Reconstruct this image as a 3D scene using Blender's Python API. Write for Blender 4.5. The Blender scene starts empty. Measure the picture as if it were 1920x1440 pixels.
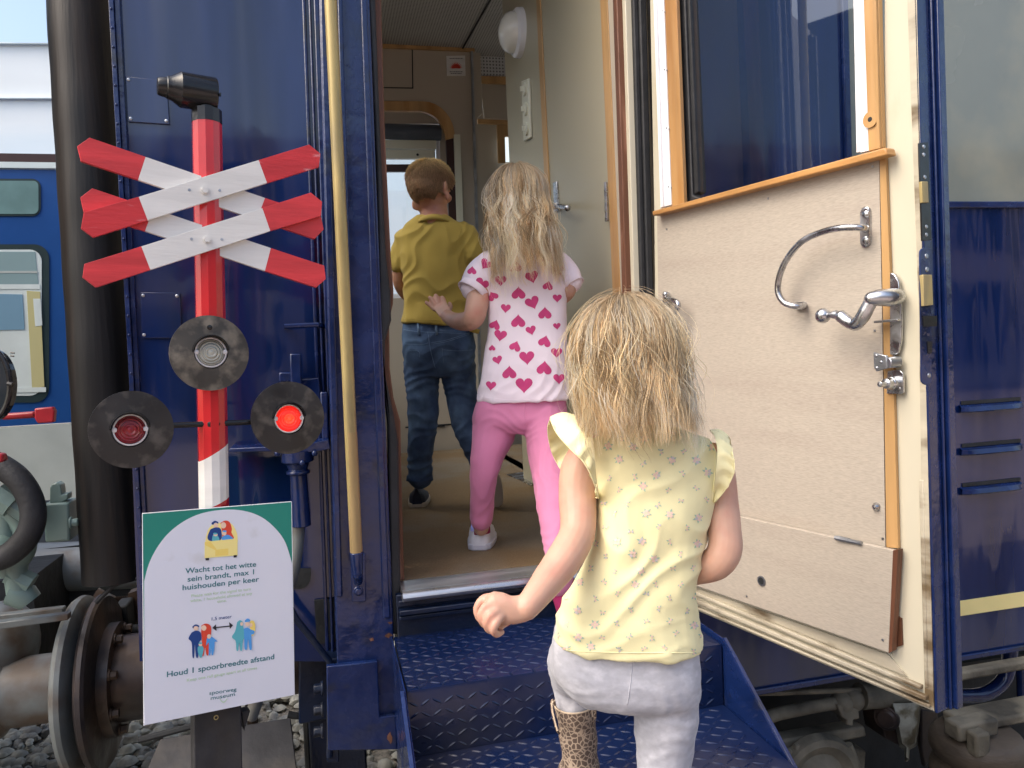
import bpy, bmesh, math, random
from mathutils import Vector as V, Matrix, noise
random.seed(7)
R = math.radians
sc = bpy.context.scene
C = sc.collection

# ------------------------------------------------------------------ camera
YAW, PITCH, ROLL, F = R(13.7), R(2.6), R(2.6), 1440.0
CAM = V((0, 0, 2.0))
fw = V((math.sin(YAW)*math.cos(PITCH), math.cos(YAW)*math.cos(PITCH), -math.sin(PITCH)))
r0 = V((math.cos(YAW), -math.sin(YAW), 0)); u0 = r0.cross(fw)
cr = r0*math.cos(ROLL) - u0*math.sin(ROLL); cu = u0*math.cos(ROLL) + r0*math.sin(ROLL)
cam = bpy.data.objects.new('camera', bpy.data.cameras.new('camera')); C.objects.link(cam)
cam.matrix_world = Matrix(((cr.x, cu.x, -fw.x, CAM.x), (cr.y, cu.y, -fw.y, CAM.y), (cr.z, cu.z, -fw.z, CAM.z), (0, 0, 0, 1)))
cam.data.sensor_width = 36; cam.data.lens = 27; cam.data.clip_start = .05; cam.data.clip_end = 500
sc.camera = cam

# ------------------------------------------------------------------ light
SUN_EL, SUN_AZ = R(50), R(255)      # hazy light from the left and a little behind the camera
w = bpy.data.worlds.new('World'); sc.world = w; w.use_nodes = True
nt = w.node_tree; bg = nt.nodes['Background']
sky = nt.nodes.new('ShaderNodeTexSky'); sky.sky_type = 'NISHITA'; sky.sun_disc = False
sky.sun_elevation = SUN_EL; sky.sun_rotation = SUN_AZ; sky.air_density = 1.2; sky.dust_density = 5
nt.links.new(sky.outputs[0], bg.inputs[0]); bg.inputs[1].default_value = .15
sun = bpy.data.objects.new('sun', bpy.data.lights.new('sun', 'SUN')); C.objects.link(sun)
sun.data.energy = .8; sun.data.angle = R(50); sun.data.color = (1, .93, .84)
sd = V((math.sin(SUN_AZ)*math.cos(SUN_EL), math.cos(SUN_AZ)*math.cos(SUN_EL), math.sin(SUN_EL)))
sun.rotation_euler = (-sd).to_track_quat('-Z', 'Y').to_euler()
sc.view_settings.view_transform = 'Standard'; sc.view_settings.look = 'None'; sc.view_settings.gamma = 1
sc.view_settings.exposure = 1.1

# ------------------------------------------------------------------ sighting helpers (pixels of the 1920x1440 photograph -> real planes)
def ray(px, py):
    return fw + cr*((px-960)/F) + cu*((720-py)/F)
def PD(px, py, d): return CAM + ray(px, py)*d
class Plane:
    def __init__(s, p, n): s.p, s.n = V(p), V(n).normalized()
    def __call__(s, px, py, off=0):
        r = ray(px, py); p = s.p + s.n*off
        return CAM + r*((p-CAM).dot(s.n)/r.dot(s.n))
def PY(Y): return Plane((0, Y, 0), (0, -1, 0))
def PX(X): return Plane((X, 0, 0), (-1, 0, 0))
def PZ(Z): return Plane((0, 0, Z), (0, 0, 1))

# ------------------------------------------------------------------ materials
def mat(name, col, rough=.5, metal=0, var=.12, vs=6, bump=0, bs=60, stretch=(1, 1, 1), col2=None, c2s=3, c2t=(.5, .62),
        coat=0, rv=0, emis=None, estr=0, sheen=0, sss=0, trans=0, ior=1.45, spec=.5, bd=.01):
    m = bpy.data.materials.new(name); m.use_nodes = True
    t = m.node_tree; N = t.nodes; L = t.links; b = N['Principled BSDF']
    b.inputs['Roughness'].default_value = rough; b.inputs['Metallic'].default_value = metal
    b.inputs['Specular IOR Level'].default_value = spec; b.inputs['IOR'].default_value = ior
    if coat: b.inputs['Coat Weight'].default_value = coat; b.inputs['Coat Roughness'].default_value = .04
    if sheen: b.inputs['Sheen Weight'].default_value = sheen
    if sss: b.inputs['Subsurface Weight'].default_value = sss; b.inputs['Subsurface Radius'].default_value = (.012, .005, .003); b.inputs['Subsurface Scale'].default_value = 1
    if trans: b.inputs['Transmission Weight'].default_value = trans
    if emis: b.inputs['Emission Color'].default_value = (*emis, 1); b.inputs['Emission Strength'].default_value = estr
    tc = N.new('ShaderNodeTexCoord'); mp = N.new('ShaderNodeMapping'); mp.inputs['Scale'].default_value = stretch
    L.new(tc.outputs['Object'], mp.inputs[0])
    def noi(s, d=4):
        n = N.new('ShaderNodeTexNoise'); n.inputs['Scale'].default_value = s; n.inputs['Detail'].default_value = d; L.new(mp.outputs[0], n.inputs[0]); return n
    n1 = noi(vs)
    mr = N.new('ShaderNodeMapRange'); mr.inputs[1].default_value = .3; mr.inputs[2].default_value = .7; mr.inputs[3].default_value = 1-var; mr.inputs[4].default_value = 1+var
    L.new(n1.outputs[0], mr.inputs[0])
    hs = N.new('ShaderNodeVectorMath'); hs.operation = 'SCALE'; L.new(mr.outputs[0], hs.inputs['Scale'])
    base = None
    if col2:
        n2 = noi(c2s, 6); rp = N.new('ShaderNodeMapRange'); rp.inputs[1].default_value, rp.inputs[2].default_value = c2t; L.new(n2.outputs[0], rp.inputs[0])
        mx = N.new('ShaderNodeMix'); mx.data_type = 'RGBA'; mx.inputs[6].default_value = (*col, 1); mx.inputs[7].default_value = (*col2, 1); L.new(rp.outputs[0], mx.inputs[0])
        L.new(mx.outputs[2], hs.inputs[0])
    else: hs.inputs[0].default_value = col
    L.new(hs.outputs[0], b.inputs['Base Color'])
    if rv:
        r2 = N.new('ShaderNodeMapRange'); r2.inputs[1].default_value = .35; r2.inputs[2].default_value = .65; r2.inputs[3].default_value = max(0, rough-rv); r2.inputs[4].default_value = rough+rv
        L.new(n1.outputs[0], r2.inputs[0]); L.new(r2.outputs[0], b.inputs['Roughness'])
    if bump:
        nb = noi(bs, 3); bn = N.new('ShaderNodeBump'); bn.inputs['Strength'].default_value = bump; bn.inputs['Distance'].default_value = bd
        L.new(nb.outputs[0], bn.inputs['Height']); L.new(bn.outputs[0], b.inputs['Normal'])
    m['nodes'] = 1
    return m
M = {}
M['blue'] = mat('train_blue', (.0045, .0155, .078), .10, var=.25, vs=3, bump=.9, bs=1.6, bd=.035, rv=.06, coat=.55, spec=.55, col2=(.009, .018, .062), c2s=2.4, stretch=(2.2, 1, .35))
M['blue2'] = mat('blue_edge', (.006, .018, .085), .22, var=.25, vs=14, bump=.5, bs=24, bd=.006, rv=.12, coat=.3, col2=(.02, .024, .04), c2s=11, c2t=(.58, .72))
M['bluedark'] = mat('dirty_blue', (.005, .012, .036), .35, var=.3, vs=8, bump=.3, bs=40, col2=(.03, .03, .03), c2s=5, c2t=(.55, .75))
M['rubber'] = mat('black_rubber', (.009, .009, .010), .46, var=.3, vs=3, stretch=(8, 8, .4), rv=.08, bump=.25, bs=12, bd=.004, col2=(.018, .014, .012), c2s=2, spec=.35)
M['rubber2'] = mat('seal_rubber', (.018, .019, .022), .6, var=.3, vs=12, bump=.2)
M['cream'] = mat('cream_paint', (.57, .535, .42), .32, var=.07, vs=4, bump=.15, bs=30, bd=.004, col2=(.40, .33, .2), c2s=5, c2t=(.6, .8), stretch=(1, 1, .4))
M['creamdirt'] = mat('dirty_cream', (.47, .43, .335), .45, var=.18, vs=12, bump=.35, bs=30, bd=.004, col2=(.14, .10, .055), c2s=9, c2t=(.52, .66), stretch=(.6, .6, 1.6))
M['wood'] = mat('varnished_wood', (.50, .30, .125), .35, var=.2, vs=14, stretch=(1, 1, .12), bump=.15, bs=60, col2=(.36, .17, .05), c2s=9, c2t=(.5, .7))
M['woodh'] = mat('varnished_wood_rail', (.50, .26, .09), .35, var=.22, vs=16, stretch=(.25, .25, 2), bump=.15, bs=60, col2=(.25, .11, .035), c2s=9, c2t=(.52, .68))
M['brown'] = mat('brown_wood', (.13, .052, .027), .5, var=.35, vs=10, stretch=(3, 3, .3), bump=.3, bs=70, bd=.004, col2=(.24, .12, .08), c2s=10, c2t=(.58, .7))
M['steel'] = mat('polished_steel', (.50, .51, .53), .27, 1, var=.2, vs=26, rv=.10, bump=.12, bs=60, bd=.003, col2=(.32, .31, .30), c2s=30, c2t=(.52, .7))
M['steeldull'] = mat('dull_steel', (.40, .42, .45), .4, 1, var=.25, vs=14, rv=.12, bump=.25, bs=50, bd=.004, stretch=(.3, 1, 1))
M['white_metal'] = mat('white_metal_strip', (.78, .79, .82), .35, 0, var=.06, vs=10)
M['brass'] = mat('worn_brass_tube', (.42, .33, .14), .42, .25, var=.16, vs=16, stretch=(2, 2, .25), rv=.1, col2=(.30, .24, .12), c2s=14, c2t=(.52, .68))
M['brassl'] = mat('worn_tube_foot', (.36, .255, .12), .42, .2, var=.2, vs=16, stretch=(2, 2, .25), rv=.1)
M['carpet'] = mat('coir_carpet', (.215, .15, .085), .95, var=.16, vs=300, bump=.9, bs=420, bd=.004, col2=(.22, .18, .13), c2s=3.2, c2t=(.45, .65), spec=.1)
M['interior'] = mat('interior_panel', (.47, .41, .325), .5, var=.04, vs=260, stretch=(1, 1, 6), bump=.1, bs=200, bd=.002)
M['interior2'] = mat('cabinet_panel', (.40, .365, .26), .32, var=.02, vs=.8)
M['ceil'] = mat('ceiling_panel', (.27, .265, .255), .5, var=.08, vs=8)
M['grey'] = mat('grey_paint', (.19, .21, .22), .38, var=.15, vs=6, bump=.25, bs=25, bd=.004, col2=(.13, .10, .08), c2s=7, c2t=(.60, .74))
M['greygreen'] = mat('grey_green_paint', (.16, .23, .21), .35, var=.15, vs=8, bump=.3, bs=20, bd=.005)
M['buffer_grey'] = mat('worn_grey_buffer', (.135, .15, .15), .42, var=.18, vs=8, bump=.3, bs=25, bd=.004, col2=(.085, .062, .045), c2s=7, c2t=(.45, .66))
M['rust'] = mat('rusty_dark_metal', (.030, .025, .026), .42, .2, var=.35, vs=9, bump=.4, bs=30, bd=.005, rv=.12, col2=(.075, .048, .034), c2s=5, c2t=(.45, .62))
M['rust2'] = mat('rusty_bolt', (.07, .045, .03), .55, .2, var=.35, vs=50, bump=.4, bs=90, bd=.003)
M['dust'] = mat('dusty_underframe', (.21, .185, .135), .8, var=.3, vs=14, bump=.6, bs=40, bd=.008, col2=(.05, .045, .035), c2s=7, c2t=(.45, .65))
M['dustl'] = mat('dusty_pale_casting', (.34, .33, .27), .7, var=.3, vs=20, bump=.6, bs=45, bd=.006, col2=(.12, .10, .06), c2s=14, c2t=(.48, .6))
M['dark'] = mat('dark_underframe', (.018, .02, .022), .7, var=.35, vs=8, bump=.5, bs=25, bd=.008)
M['airbag'] = mat('dusty_air_spring', (.075, .058, .042), .6, var=.25, vs=10, bump=.3, bs=30, stretch=(1, 1, 3))
M['yellow'] = mat('yellow_stripe', (.80, .68, .30), .3, var=.05, vs=8)
M['frost'] = mat('frosted_window', (.20, .225, .20), .22, var=.10, vs=2.5, rv=.1, bump=.05, bs=5, col2=(.25, .26, .21), c2s=3, coat=.4)
M['sred'] = mat('sign_red', (.60, .045, .05), .42, var=.22, vs=14, bump=.25, bs=90, bd=.002, stretch=(.3, .3, 2.2))
M['sredworn'] = mat('worn_sign_red', (.56, .035, .04), .42, var=.12, vs=12, bump=.35, bs=90, bd=.002, stretch=(.4, .4, 2.2), col2=(.72, .32, .33), c2s=26, c2t=(.62, .72))
M['swhite'] = mat('sign_white', (.70, .69, .66), .45, var=.10, vs=12, bump=.2, bs=90, bd=.002, stretch=(.3, .3, 2.2))
M['postred'] = mat('post_red', (.50, .018, .022), .22, var=.15, vs=8, bump=.2, bs=25, bd=.003, coat=.4)
M['black'] = mat('black_gloss', (.012, .012, .013), .22, var=.3, vs=8, bump=.3, bs=30, bd=.003)
M['disc'] = mat('dirty_black_disc', (.022, .020, .019), .40, var=.3, vs=14, bump=.25, bs=30, bd=.003, rv=.1, col2=(.085, .075, .065), c2s=34, c2t=(.5, .72))
M['disc2'] = mat('dusty_black_disc', (.05, .046, .04), .46, var=.3, vs=14, bump=.25, bs=30, bd=.003, rv=.1, col2=(.19, .165, .13), c2s=30, c2t=(.45, .68))
M['rim'] = mat('chrome_rim', (.72, .70, .70), .3, .35, var=.05)
M['sill'] = mat('brushed_sill', (.55, .56, .58), .36, .85, var=.2, vs=8, rv=.12, bump=.15, bs=80, bd=.002, stretch=(.3, 2, 1))
M['nbblue'] = mat('neighbour_blue', (.012, .07, .26), .32, var=.08, vs=4, coat=.3)
M['nbgrey'] = mat('neighbour_grey', (.44, .49, .48), .4, var=.07, vs=4)
M['nbyel'] = mat('neighbour_yellow', (.72, .50, .10), .4, var=.06)
M['nbpale'] = mat('neighbour_pale', (.62, .70, .70), .4, var=.06)
M['nbbrown'] = mat('neighbour_brown', (.05, .022, .020), .3)
M['nbdark'] = mat('window_rubber', (.02, .04, .045), .4)
M['red2'] = mat('red_handle', (.30, .012, .02), .3, var=.2, vs=20, bump=.3, bs=40, bd=.004)
M['gravel'] = mat('gravel_bed', (.24, .22, .185), .9, var=.35, vs=40, bump=1, bs=38, bd=.02)
M['stone'] = mat('grey_pebble', (.40, .39, .33), .75, var=.3, vs=9, bump=.3, bs=50, bd=.005, col2=(.20, .20, .19), c2s=7, c2t=(.45, .6))
M['concrete'] = mat('concrete_slab', (.26, .24, .20), .8, var=.2, vs=6, bump=.3, bs=40, bd=.004)
M['paving'] = mat('platform_paving', (.42, .33, .28), .8, var=.2, vs=3, bump=.2, bs=20)
M['brick'] = mat('brick_wall', (.55, .44, .41), .85, var=.25, vs=18, stretch=(1, 1, 3))
M['glassd'] = mat('dark_window', (.02, .025, .03), .05, var=.02)
M['posterwhite'] = mat('poster_white', (.68, .70, .79), .45, var=.02, vs=3, col2=(.60, .61, .66), c2s=9, c2t=(.66, .74))
def flat(n, c, r=.5, **k): M[n] = mat(n, c, r, var=.02, **k)
flat('pgreen', (.015, .22, .17)); flat('ptext', (.03, .17, .20)); flat('plite', (.50, .66, .47)); flat('pnavy', (.008, .05, .22)); flat('pred', (.66, .06, .03))
flat('pyel', (.85, .65, .16)); flat('pyel2', (.87, .74, .28)); flat('pteal', (.10, .42, .50)); flat('pblue', (.08, .32, .72)); flat('pskin', (.80, .58, .44)); flat('pblack', (.02, .02, .03))
def glass(name, tint, rough=0.02, mixf=.85, em=None):
    m = bpy.data.materials.new(name); m.use_nodes = True; t = m.node_tree; N = t.nodes; L = t.links
    N.remove(N['Principled BSDF']); out = N['Material Output']
    tr = N.new('ShaderNodeBsdfTransparent'); tr.inputs[0].default_value = (*tint, 1)
    gl = N.new('ShaderNodeBsdfGlossy'); gl.inputs['Roughness'].default_value = rough
    fr = N.new('ShaderNodeFresnel'); fr.inputs[0].default_value = 1.5
    mx = N.new('ShaderNodeMixShader'); ad = N.new('ShaderNodeMath'); ad.operation = 'MAXIMUM'; ad.inputs[1].default_value = 1-mixf
    L.new(fr.outputs[0], ad.inputs[0])
    ge = N.new('ShaderNodeNewGeometry'); iv = N.new('ShaderNodeMath'); iv.operation = 'SUBTRACT'; iv.inputs[0].default_value = 1; L.new(ge.outputs['Backfacing'], iv.inputs[1])
    mu = N.new('ShaderNodeMath'); mu.operation = 'MULTIPLY'; L.new(ad.outputs[0], mu.inputs[0]); L.new(iv.outputs[0], mu.inputs[1]); L.new(mu.outputs[0], mx.inputs[0]); L.new(tr.outputs[0], mx.inputs[1]); L.new(gl.outputs[0], mx.inputs[2]); L.new(mx.outputs[0], out.inputs[0])
    return m
M['glass'] = glass('window_glass', (.90, .93, .95), mixf=.88)
M['nbglass'] = glass('neighbour_glass', (.75, .84, .86), .03, .82)
def lens(name, col, em=None, es=0, rings=40.):
    m = mat(name, col, .12, var=.05, coat=.5); t = m.node_tree; N = t.nodes; L = t.links; b = N['Principled BSDF']
    tc = [n for n in N if n.type == 'TEX_COORD'][0]
    ln = N.new('ShaderNodeVectorMath'); ln.operation = 'LENGTH'; L.new(tc.outputs['Object'], ln.inputs[0])
    ml = N.new('ShaderNodeMath'); ml.operation = 'MULTIPLY'; ml.inputs[1].default_value = 1400.; L.new(ln.outputs['Value'], ml.inputs[0])
    si = N.new('ShaderNodeMath'); si.operation = 'SINE'; L.new(ml.outputs[0], si.inputs[0])
    bn = N.new('ShaderNodeBump'); bn.inputs['Strength'].default_value = .8; bn.inputs['Distance'].default_value = .002; L.new(si.outputs[0], bn.inputs['Height']); L.new(bn.outputs[0], b.inputs['Normal'])
    if em:
        rp = N.new('ShaderNodeValToRGB'); L.new(ln.outputs['Value'], rp.inputs[0])
        e = rp.color_ramp.elements; e[0].position = 0.0; e[0].color = (1, .62, .12, 1); e[1].position = .030; e[1].color = (.42, .006, .004, 1)
        k = e.new(.008); k.color = (1, .10, .02, 1)
        k = e.new(.016); k.color = (.75, .02, .008, 1)
        L.new(rp.outputs[0], b.inputs['Emission Color']); 
        mr = N.new('ShaderNodeMapRange'); mr.inputs[1].default_value = -1; mr.inputs[2].default_value = 1; mr.inputs[3].default_value = es*.55; mr.inputs[4].default_value = es
        L.new(si.outputs[0], mr.inputs[0]); L.new(mr.outputs[0], b.inputs['Emission Strength'])
    return m
M['lens_clear'] = lens('clear_lens', (.42, .42, .36)); M['lens_red'] = lens('red_lens', (.25, .004, .012)); M['lens_lit'] = lens('lit_red_lens', (.5, .01, .01), (1, .1, .05), 1.0)

# ------------------------------------------------------------------ mesh builder
def basis(ax):
    ax = V(ax).normalized(); t = V((0, 0, 1)) if abs(ax.z) < .9 else V((1, 0, 0))
    a = ax.cross(t).normalized(); return a, ax.cross(a).normalized()
class MB:
    def __init__(s): s.v, s.f, s.m = [], [], []
    def add(s, vs, fs, mi=0):
        o = len(s.v); s.v += [tuple(p) for p in vs]; s.f += [tuple(i+o for i in f) for f in fs]; s.m += [mi]*len(fs); return s
    def obox(s, o, a, b, c, mi=0):
        o, a, b, c = V(o), V(a), V(b), V(c)
        vs = [o, o+a, o+a+b, o+b, o+c, o+a+c, o+a+b+c, o+b+c]
        fs = [(0, 3, 2, 1), (4, 5, 6, 7), (0, 1, 5, 4), (1, 2, 6, 5), (2, 3, 7, 6), (3, 0, 4, 7)]
        if a.cross(b).dot(c) < 0: fs = [f[::-1] for f in fs]
        return s.add(vs, fs, mi)
    def box(s, x0, x1, y0, y1, z0, z1, mi=0): return s.obox((x0, y0, z0), (x1-x0, 0, 0), (0, y1-y0, 0), (0, 0, z1-z0), mi)
    def prism(s, pts, ext, mi=0):
        n = len(pts); pts = [V(p) for p in pts]; ext = V(ext); q = [p+ext for p in pts]
        fs = [tuple(range(n)), tuple(range(2*n-1, n-1, -1))] + [(i, i+n, (i+1) % n+n, (i+1) % n) for i in range(n)]
        nn = V((0, 0, 0))
        for i in range(n): nn += pts[i].cross(pts[(i+1) % n])
        if nn.dot(ext) > 0: fs = [f[::-1] for f in fs]
        return s.add(pts+q, fs, mi)
    def loft(s, rings, cap=True, mi=0, closed=True):
        n = len(rings[0]); o = []; fs = []
        for r in rings: o += list(r)
        for i in range(len(rings)-1):
            for j in range(n if closed else n-1):
                k = (j+1) % n; fs.append((i*n+j, i*n+k, (i+1)*n+k, (i+1)*n+j))
        if cap: fs += [tuple(range(n-1, -1, -1)), tuple(range((len(rings)-1)*n, len(rings)*n))]
        return s.add(o, fs, mi)
    def tube(s, pts, r, seg=12, mi=0, cap=True, ell=None):
        pts = [V(p) for p in pts]; n = len(pts)
        rs = r if isinstance(r, (list, tuple)) else [r]*n
        T = [(pts[min(i+1, n-1)]-pts[max(i-1, 0)]).normalized() for i in range(n)]
        a, _ = basis(T[0]); rings = []
        for i in range(n):
            a = (a - T[i]*a.dot(T[i])).normalized(); b = T[i].cross(a)
            rings.append([pts[i]+(a*math.cos(k*2*math.pi/seg)+b*math.sin(k*2*math.pi/seg))*rs[i] for k in range(seg)])
        return s.loft(rings, cap, mi)
    def lathe(s, o, ax, prof, seg=32, mi=0, cap=False):
        o = V(o); ax = V(ax).normalized(); a, b = basis(ax)
        rings = [[o+ax*t+(a*math.cos(k*2*math.pi/seg)+b*math.sin(k*2*math.pi/seg))*max(r, 1e-5) for k in range(seg)] for t, r in prof]
        return s.loft(rings, cap, mi)
    def ball(s, c, r, seg=16, mi=0, sc3=(1, 1, 1)):
        rings = []
        for i in range(seg//2+1):
            th = math.pi*i/(seg//2); z = -math.cos(th); q = max(math.sin(th), 1e-4)
            rings.append([V(c)+V((q*math.cos(k*2*math.pi/seg)*r*sc3[0], q*math.sin(k*2*math.pi/seg)*r*sc3[1], z*r*sc3[2])) for k in range(seg)])
        return s.loft(rings, False, mi)
    def hexbolt(s, o, ax, r, h, mi=0):
        s.lathe(o, ax, [(0, r*1.35), (h*.25, r*1.35), (h*.25, 0)], 20, mi)
        s.lathe(o, ax, [(0, r), (h, r), (h, 0)], 6, mi); return s
    def build(s, name, mats, parent=None, smooth=35, bevel=0, seg=2, origin=None):
        me = bpy.data.meshes.new(name)
        vs = s.v if origin is None else [tuple(V(p)-V(origin)) for p in s.v]
        me.from_pydata(vs, [], s.f)
        if not isinstance(mats, (list, tuple)): mats = [mats]
        for m in mats: me.materials.append(m)
        me.polygons.foreach_set('material_index', s.m)
        me.update()
        if smooth: me.shade_smooth(); me.set_sharp_from_angle(angle=R(smooth))
        o = bpy.data.objects.new(name, me); C.objects.link(o)
        if origin is not None: o.location = origin
        if bevel:
            b = o.modifiers.new('bevel', 'BEVEL'); b.width = bevel; b.segments = seg; b.limit_method = 'ANGLE'; b.angle_limit = R(40); b.harden_normals = False
        if parent: setpar(o, parent)
        return o
def islands(mb):
    par = list(range(len(mb.v)))
    def fd(i):
        while par[i] != i: par[i] = par[par[i]]; i = par[i]
        return i
    for f in mb.f:
        r_ = fd(f[0])
        for j in f[1:]: par[fd(j)] = r_
    out = {}
    for f, m_ in zip(mb.f, mb.m):
        k = fd(f[0]); o, mp_ = out.setdefault(k, (MB(), {}))
        o.f.append(tuple(mp_.setdefault(j, len(mp_)) for j in f)); o.m.append(m_)
    for k, (o, mp_) in out.items(): o.v = [mb.v[j] for j in sorted(mp_, key=mp_.get)]
    return [o for o, _ in out.values()]
def each(mb, name, m, parent=None, **k): return [i.build(name, m, parent, **k) for i in islands(mb)]
def setpar(o, p):
    o.parent = p; m = Matrix.Identity(4); q = p
    while q: m = Matrix.Translation(q.location) @ m; q = q.parent
    o.location = o.location - m.translation
def thing(name, label, cat, loc=(0, 0, 0), group=None):
    o = bpy.data.objects.new(name, None); C.objects.link(o); o.location = loc; o.empty_display_size = .1
    o['label'] = label; o['category'] = cat
    if group: o['group'] = group
    return o
def tag(o, label=None, cat=None, group=None, kind=None):
    for k, v in (('label', label), ('category', cat), ('group', group), ('kind', kind)):
        if v: o[k] = v
    return o
def slab(pts, pl, t, off=0, mb=None, mi=0):
    mb = mb or MB(); return mb.prism([pl(x, y, off) for x, y in pts], -pl.n*t, mi)
def vstrip(xa0, xa1, xb0, xb1, yt, yb, pl, t, off=0, mb=None, mi=0, yr=1100.):
    L = lambda a, b, y: a+(b-a)*y/yr
    return slab([(L(xa0, xa1, yt), yt), (L(xb0, xb1, yt), yt), (L(xb0, xb1, yb), yb), (L(xa0, xa1, yb), yb)], pl, t, off, mb, mi)
def bez(pts, n=8):
    """Catmull-Rom through points (any dimension)"""
    pts = [V(p) for p in pts]; out = []
    for i in range(len(pts)-1):
        p0, p1, p2, p3 = pts[max(i-1, 0)], pts[i], pts[i+1], pts[min(i+2, len(pts)-1)]
        for k in range(n):
            t = k/n
            out.append(.5*((2*p1)+(p2-p0)*t+(2*p0-5*p1+4*p2-p3)*t*t+(3*p1-p0-3*p2+p3)*t**3))
    out.append(pts[-1]); return out
# ================================================================== SETTING
FL = 1.385                      # carriage floor height
W = PY(2.01)                    # outer side wall of the carriage
g = MB(); g.box(-40, 40, -12, 60, -.05, 0); tag(g.build('ground', M['gravel']), 'grey gravel track bed under and around the trains', 'ground', kind='structure')
g = MB(); g.box(-40, 40, -12, -.55, .002, .42); tag(g.build('platform', M['paving']), 'pale paved platform edge facing the carriage', 'platform', kind='structure')
# concrete slab the signal stands on
g = MB(); g.box(-1.2, 1.6, 1.0, 2.0, .002, .12)
# loose pebbles = stuff
pb = MB(); rr = random.Random(3)
def pebble(c, r):
    a = [rr.uniform(.65, 1.25) for _ in range(3)]; o = len(pb.v); n = 7; rows = [(-.8, .55), (0, 1), (.75, .6)]
    vs = [V(c)+V((math.cos(k*6.283/n+q)*w_*a[0], math.sin(k*6.283/n+q)*w_*a[1], z*a[2]*.7))*r*rr.uniform(.88, 1.12) for q, (z, w_) in enumerate(rows) for k in range(n)] + [V(c)+V((0, 0, .95*r*.7))]
    fs = [(i*n+k, i*n+(k+1) % n, (i+1)*n+(k+1) % n, (i+1)*n+k) for i in range(2) for k in range(n)]+[(2*n+k, 2*n+(k+1) % n, 3*n) for k in range(n)]
    pb.add(vs, fs)
for i in range(5200):
    pebble((rr.uniform(-2.4, 1.3), rr.uniform(2.0, 5.2), rr.uniform(.0, .05)), rr.choice([.02, .028, .036, .045]))
for i in range(2500):
    pebble((rr.uniform(1.0, 3.6), rr.uniform(1.7, 4.0), rr.uniform(.0, .04)), rr.choice([.02, .028, .036]))
tag(pb.build('gravel', M['stone'], smooth=60), 'loose grey and ochre pebbles lying between the tracks', 'gravel', kind='stuff')
tag(g.build('concrete_path', M['concrete']), 'dirty concrete strip beside the track', 'path', kind='structure')

# ================================================================== THE BLUE CARRIAGE
car = thing('passenger_carriage', 'dark blue railway carriage with open cream door and brass handrail', 'carriage', (0, 2.01, 0))
def cp(mb, name, m, parent=car, **k): return mb.build(name, m, parent, **k)
PAN = PY(2.15)                  # recessed end panel left of the handrail
PNB = .13
cp(slab([(205, -260), (600, -260), (655, 1240), (262, 1240)], PAN, .04), 'end_panel', M['blue'])
# vertical bead with rivets between bellows and panel
mb = MB(); vstrip(203, 263, 212, 271, -250, 1240, PAN, .02, .022, mb); vstrip(214, 273, 224, 281, -250, 1240, PAN, .02, .012, mb)
for y in range(-200, 1200, 36):
    x = 207.5+60*y/1100; mb.ball(PAN(x, y, .023), .0035, 8)
cp(mb, 'riveted_bead', M['blue2'], bevel=.003)
# small screwed cover plates on the panel
for q in ([(235, 143), (312, 151), (318, 233), (240, 228)], [(263, 548), (337, 549), (341, 634), (265, 634)]):
    o = cp(slab(q, PAN, .006, .006), 'cover_plate', M['blue'], bevel=.0012)
    cx, cy = sum(p[0] for p in q)/4, sum(p[1] for p in q)/4
    for p in q:
        s = MB(); a = (p[0]*.86+cx*.14, p[1]*.86+cy*.14)
        s.lathe(PAN(*a, .006), (0, -1, 0), [(0, .0042), (.0012, .0042), (.002, .003), (.002, 0)], 14)
        s.build('screw', M['steeldull'], o)
# gangway bellows
mb = MB(); top, bot = PD(141, -260, 2.16), PD(215, 1086, 2.16)
n = 44; pts = [top.lerp(bot, i/n) for i in range(n+1)]
ax = (bot-top).normalized(); mb.tube(pts, [.093+.0008*math.sin(i*1.3)-.011*i/n for i in range(n+1)], 48)
cp(mb, 'gangway_bellows', M['rubber'])
# corner mouldings between panel and door pillar
mb = MB()
for a, b, c, d, off in ((566, 606, 573, 613, .012), (578, 617, 583, 622, .020), (588, 626, 598, 637, .03)):
    vstrip(a, b, c, d, -250, 1230, PAN, .03, off, mb)
cp(mb, 'corner_moulding', M['blue2'], bevel=.003)
# door pillar
mb = MB(); vstrip(598, 628, 693, 735, -260, 1404, W, .14, 0, mb)
vstrip(600, 629, 613, 642, -260, 1120, W, .01, .012, mb); vstrip(632, 664, 642, 674, -260, 1060, W, .008, .009, mb)
vstrip(676, 716, 688, 730, -260, 1160, W, .008, .008, mb)
cp(mb, 'door_pillar', M['blue2'], bevel=.004)
mb = MB(); slab([(612, 1250), (708, 1240), (712, 1345), (742, 1342), (745, 1406), (615, 1408)], W, .02, .02, mb)
cp(mb, 'pillar_foot_plate', M['blue2'], bevel=.003)
chip = MB()
for cx, cy, r, s in ((697, 1199, 7, 1), (728, 1192, 9, 2), (732, 1168, 6, 3), (731, 1382, 6, 5)):
    rq = random.Random(s); chip.add([W(cx+math.cos(a*.7)*r*rq.uniform(.4, 1), cy+math.sin(a*.7)*r*rq.uniform(.35, .9)*(2.6 if s == 5 else .7), .0225) for a in range(9)], [tuple(range(8, -1, -1))])
each(chip, 'paint_chip', M['brown'], car)
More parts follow.
